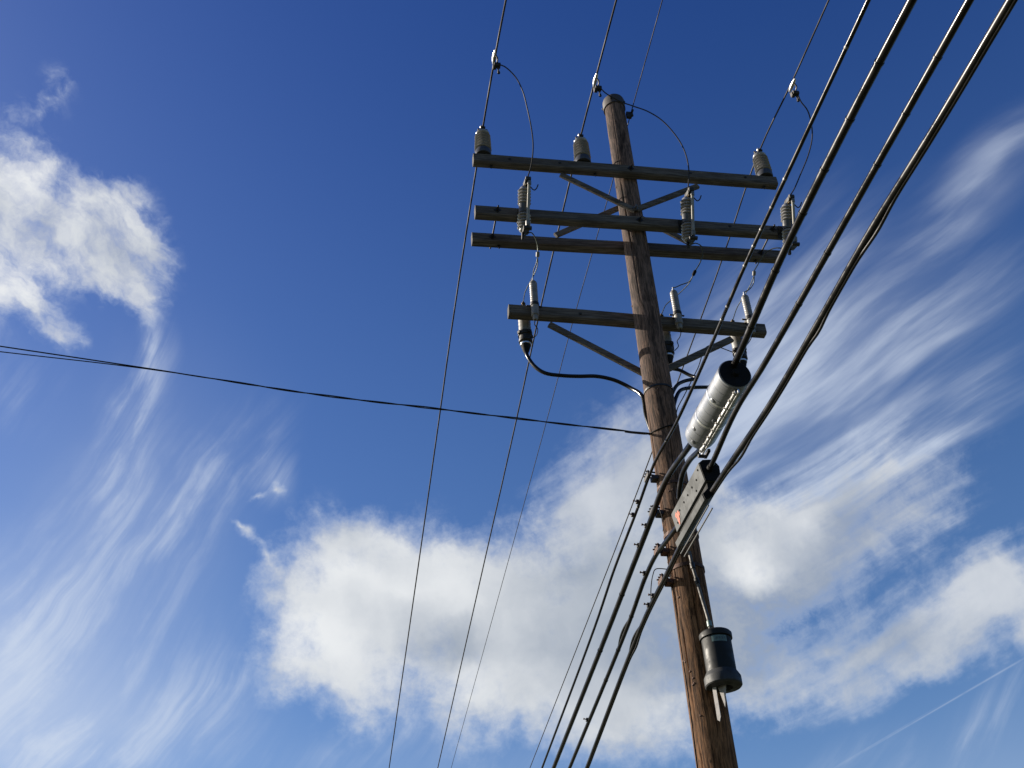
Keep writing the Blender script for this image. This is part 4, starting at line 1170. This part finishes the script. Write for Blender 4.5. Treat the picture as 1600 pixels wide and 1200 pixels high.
# ------------------------------------------------------------------ service drop to the left
a0 = U(1019, 678, 0.0)
zp = a0.z
ends = [U(0, 541, 0.0), U(0, 549.5, 0.0)]
mids = [[(230, 575.5), (500, 617), (690, 639.5), (860, 660)], [(230, 576.5), (500, 617.3), (690, 639.8), (860, 660.2)]]
rootS = thing('service_drop', 'pair of twisted service wires running from the pole to the left edge', 'service wire', Wd((-pole_r(zp), 0, zp)))
for k in range(2):
    pp = [U(x, y, 0.0) for x, y in [(0, (541, 549.5)[k])] + mids[k]] + [Vector((-pole_r(zp) - 0.0, 0, zp))]
    cv = curve(pp, 0.05)
    a, b = cv[0], cv[2]
    m_ = (a.z - b.z) / (b.x - a.x)
    tail = span(a, (a.x - 14, 0.0, a.z + 14 * max(m_, 0.02)), m_, max(m_, 0.02), 12)
    cv = list(reversed(tail)) + cv
    tw = []
    for p in cv:
        fr = max(0.0, min(1.0, (p.x + 4.2) / 1.0))
        an = p.x * 2 * math.pi / 0.75 + k * math.pi
        tw.append(p + Vector((0, 0.0046 * math.cos(an) * fr, 0.0046 * math.sin(an) * fr)))
    MB().tube([Wd(p) for p in tw], 0.0054 if k == 0 else 0.0044, 8).build('strand', 'black', rootS, origin=Wd((-pole_r(zp), 0, zp)))
mb = MB()
rr = pole_r(zp) + 0.005
mb.tube([(rr * math.cos(a), rr * math.sin(a), zp - 0.02 * math.sin(a * 2)) for a in [math.radians(170 + 8 * i) for i in range(16)]], 0.006, 8)
o = mb.build('dead_end_loop', 'black_dull', rootS); o.rotation_euler = (0, 0, AZ); o.location = BASE - Wd((-pole_r(zp), 0, zp))
MB().tube([(-0.22, 0, 0.006), (-0.16, 0, 0.004), (-0.05, 0, 0.0), (0.0, 0, 0.0)], [0.007, 0.011, 0.011, 0.006], 10).build('preformed_grip', 'wire', rootS).rotation_euler = (0, 0, AZ)

# ------------------------------------------------------------------ drop terminal on the front of the pole
TT, TS = 0.135, -0.205
tb, tt = U(1129, 1062, TS), U(1118.5, 990, TS)
ter = thing('drop_terminal', 'dark cylindrical cable terminal with a flared base on the pole', 'terminal', Wd((U(1124, 1030, TS).x, TS, tb.z)), None, ROT)
H = tt.z - tb.z
RT = 0.104
MB().lathe([(RT, -0.005), (RT, H * 0.86), (RT - 0.004, H * 0.87)], n=40).build('body', 'terminal', ter)
MB().lathe([(RT - 0.002, H * 0.855), (RT + 0.011, H * 0.865), (RT + 0.012, H * 0.965), (RT + 0.003, H * 1.0), (0.06, H * 1.02), (0.0, H * 1.03)], n=40).build('lid', 'terminal', ter)
MB().lathe([(RT - 0.002, 0.05), (RT + 0.004, 0.048), (RT + 0.020, 0.018), (RT + 0.024, 0.010), (RT + 0.024, -0.044), (RT + 0.018, -0.052), (0.06, -0.060), (0.04, -0.03), (0.0, -0.03)], n=40).build('flared_base', 'terminal_base', ter, sharp=28)
# label wrapped on the front
def patch(a0, a1, z0, z1, r, n=10):
    vs, fs = [], []
    for i in range(n + 1):
        a = a0 + (a1 - a0) * i / n
        for z in (z0, z1): vs.append((r * math.cos(a), r * math.sin(a), z))
    for i in range(n): fs.append((2 * i, 2 * i + 2, 2 * i + 3, 2 * i + 1))
    return MB().add(vs, fs)
lb = patch(math.radians(232), math.radians(292), H * 0.705, H * 0.835, RT + 0.0015).build('label', 'label', ter)
for k, (u0, u1) in enumerate(((248, 256), (260, 266), (270, 277), (280, 284))):
    patch(math.radians(u0), math.radians(u1), H * (0.745 + 0.01 * (k % 2)), H * 0.80, RT + 0.0030, 3).build('label_print', 'label_mark', lb)
# pale pieces under it: sunlit bits of a cable guard, put into shape and colour
zb = U(1120, 1128, -0.2).z - tb.z
x0 = U(1119, 1100, -0.2).x - U(1124, 1030, TS).x
wd_ = 0.014
n_ = Vector((-0.75, -0.66, 0)); e_ = Vector((0.66, -0.75, 0))
c_ = Vector((x0, -0.005, 0))
vs = [c_ - e_ * wd_ + ZX * 0.0, c_ + e_ * wd_, c_ + e_ * wd_ + ZX * (zb + 0.03), c_ + e_ * 0.002 + ZX * zb, c_ - e_ * wd_ + ZX * (zb + 0.014)]
vs = [v + ZX * (-0.05 if i < 2 else 0) for i, v in enumerate(vs)]
MB().add(vs + [v - n_ * 0.006 for v in vs], [(0, 1, 2, 3, 4), (9, 8, 7, 6, 5)] + [(k, 5 + k, 5 + (k + 1) % 5, (k + 1) % 5) for k in range(5)]).build('sunlit_guard_strip', 'pale', ter, smooth=False)
zc = U(1131, 1105, -0.22).z - tb.z
xc = U(1131, 1090, -0.22).x - U(1124, 1030, TS).x
c_ = Vector((xc, -0.02, 0))
vs = [c_ - e_ * 0.034 + ZX * -0.05, c_ + e_ * 0.032 + ZX * -0.04, c_ - e_ * 0.004 + ZX * zc]
MB().add(vs + [v - n_ * 0.005 for v in vs], [(0, 1, 2), (5, 4, 3)] + [(k, 3 + k, 3 + (k + 1) % 3, (k + 1) % 3) for k in range(3)]).build('sunlit_guard_tip', 'pale', ter, smooth=False)  # pale triangle cut to the shape of a sunlit patch

# lead-in tube down the pole to the terminal
tubp = [U(1077, 862, -0.165), U(1082, 884, -0.17), U(1089, 908, -0.172), U(1097, 935, -0.175), U(1104, 958, -0.185), U(1108.5, 975, -0.2), U(1111, 992, -0.21)]
rootT = thing('lead_in_tube', 'thin grey lead-in tube running down the pole to the dark terminal', 'cable', Wd(tubp[3]))
MB().tube([Wd(p) for p in curve(tubp, 0.03)], 0.0125, 10).build('tube', 'grey_tube', rootT, origin=Wd(tubp[3]))
for k in (1, 2, 5):
    d = (Wd(tubp[min(k + 1, 6)]) - Wd(tubp[k - 1])).normalized()
    MB().lathe([(0.011, -0.025), (0.018, -0.022), (0.018, 0.022), (0.011, 0.025)], Wd(tubp[k]), d, n=12).build('coupling', 'green_plate' if k == 5 else 'dark_steel', rootT, origin=Wd(tubp[3]))
wire_thing('tie_wire', [U(1083, 838, -0.23), U(1078, 846, -0.2), U(1070, 852, -0.18), U(1062, 857, -0.17)], 0.006, 'wire', 'short pale tie rod sticking out below the grey box', 'wire', step=0.02)
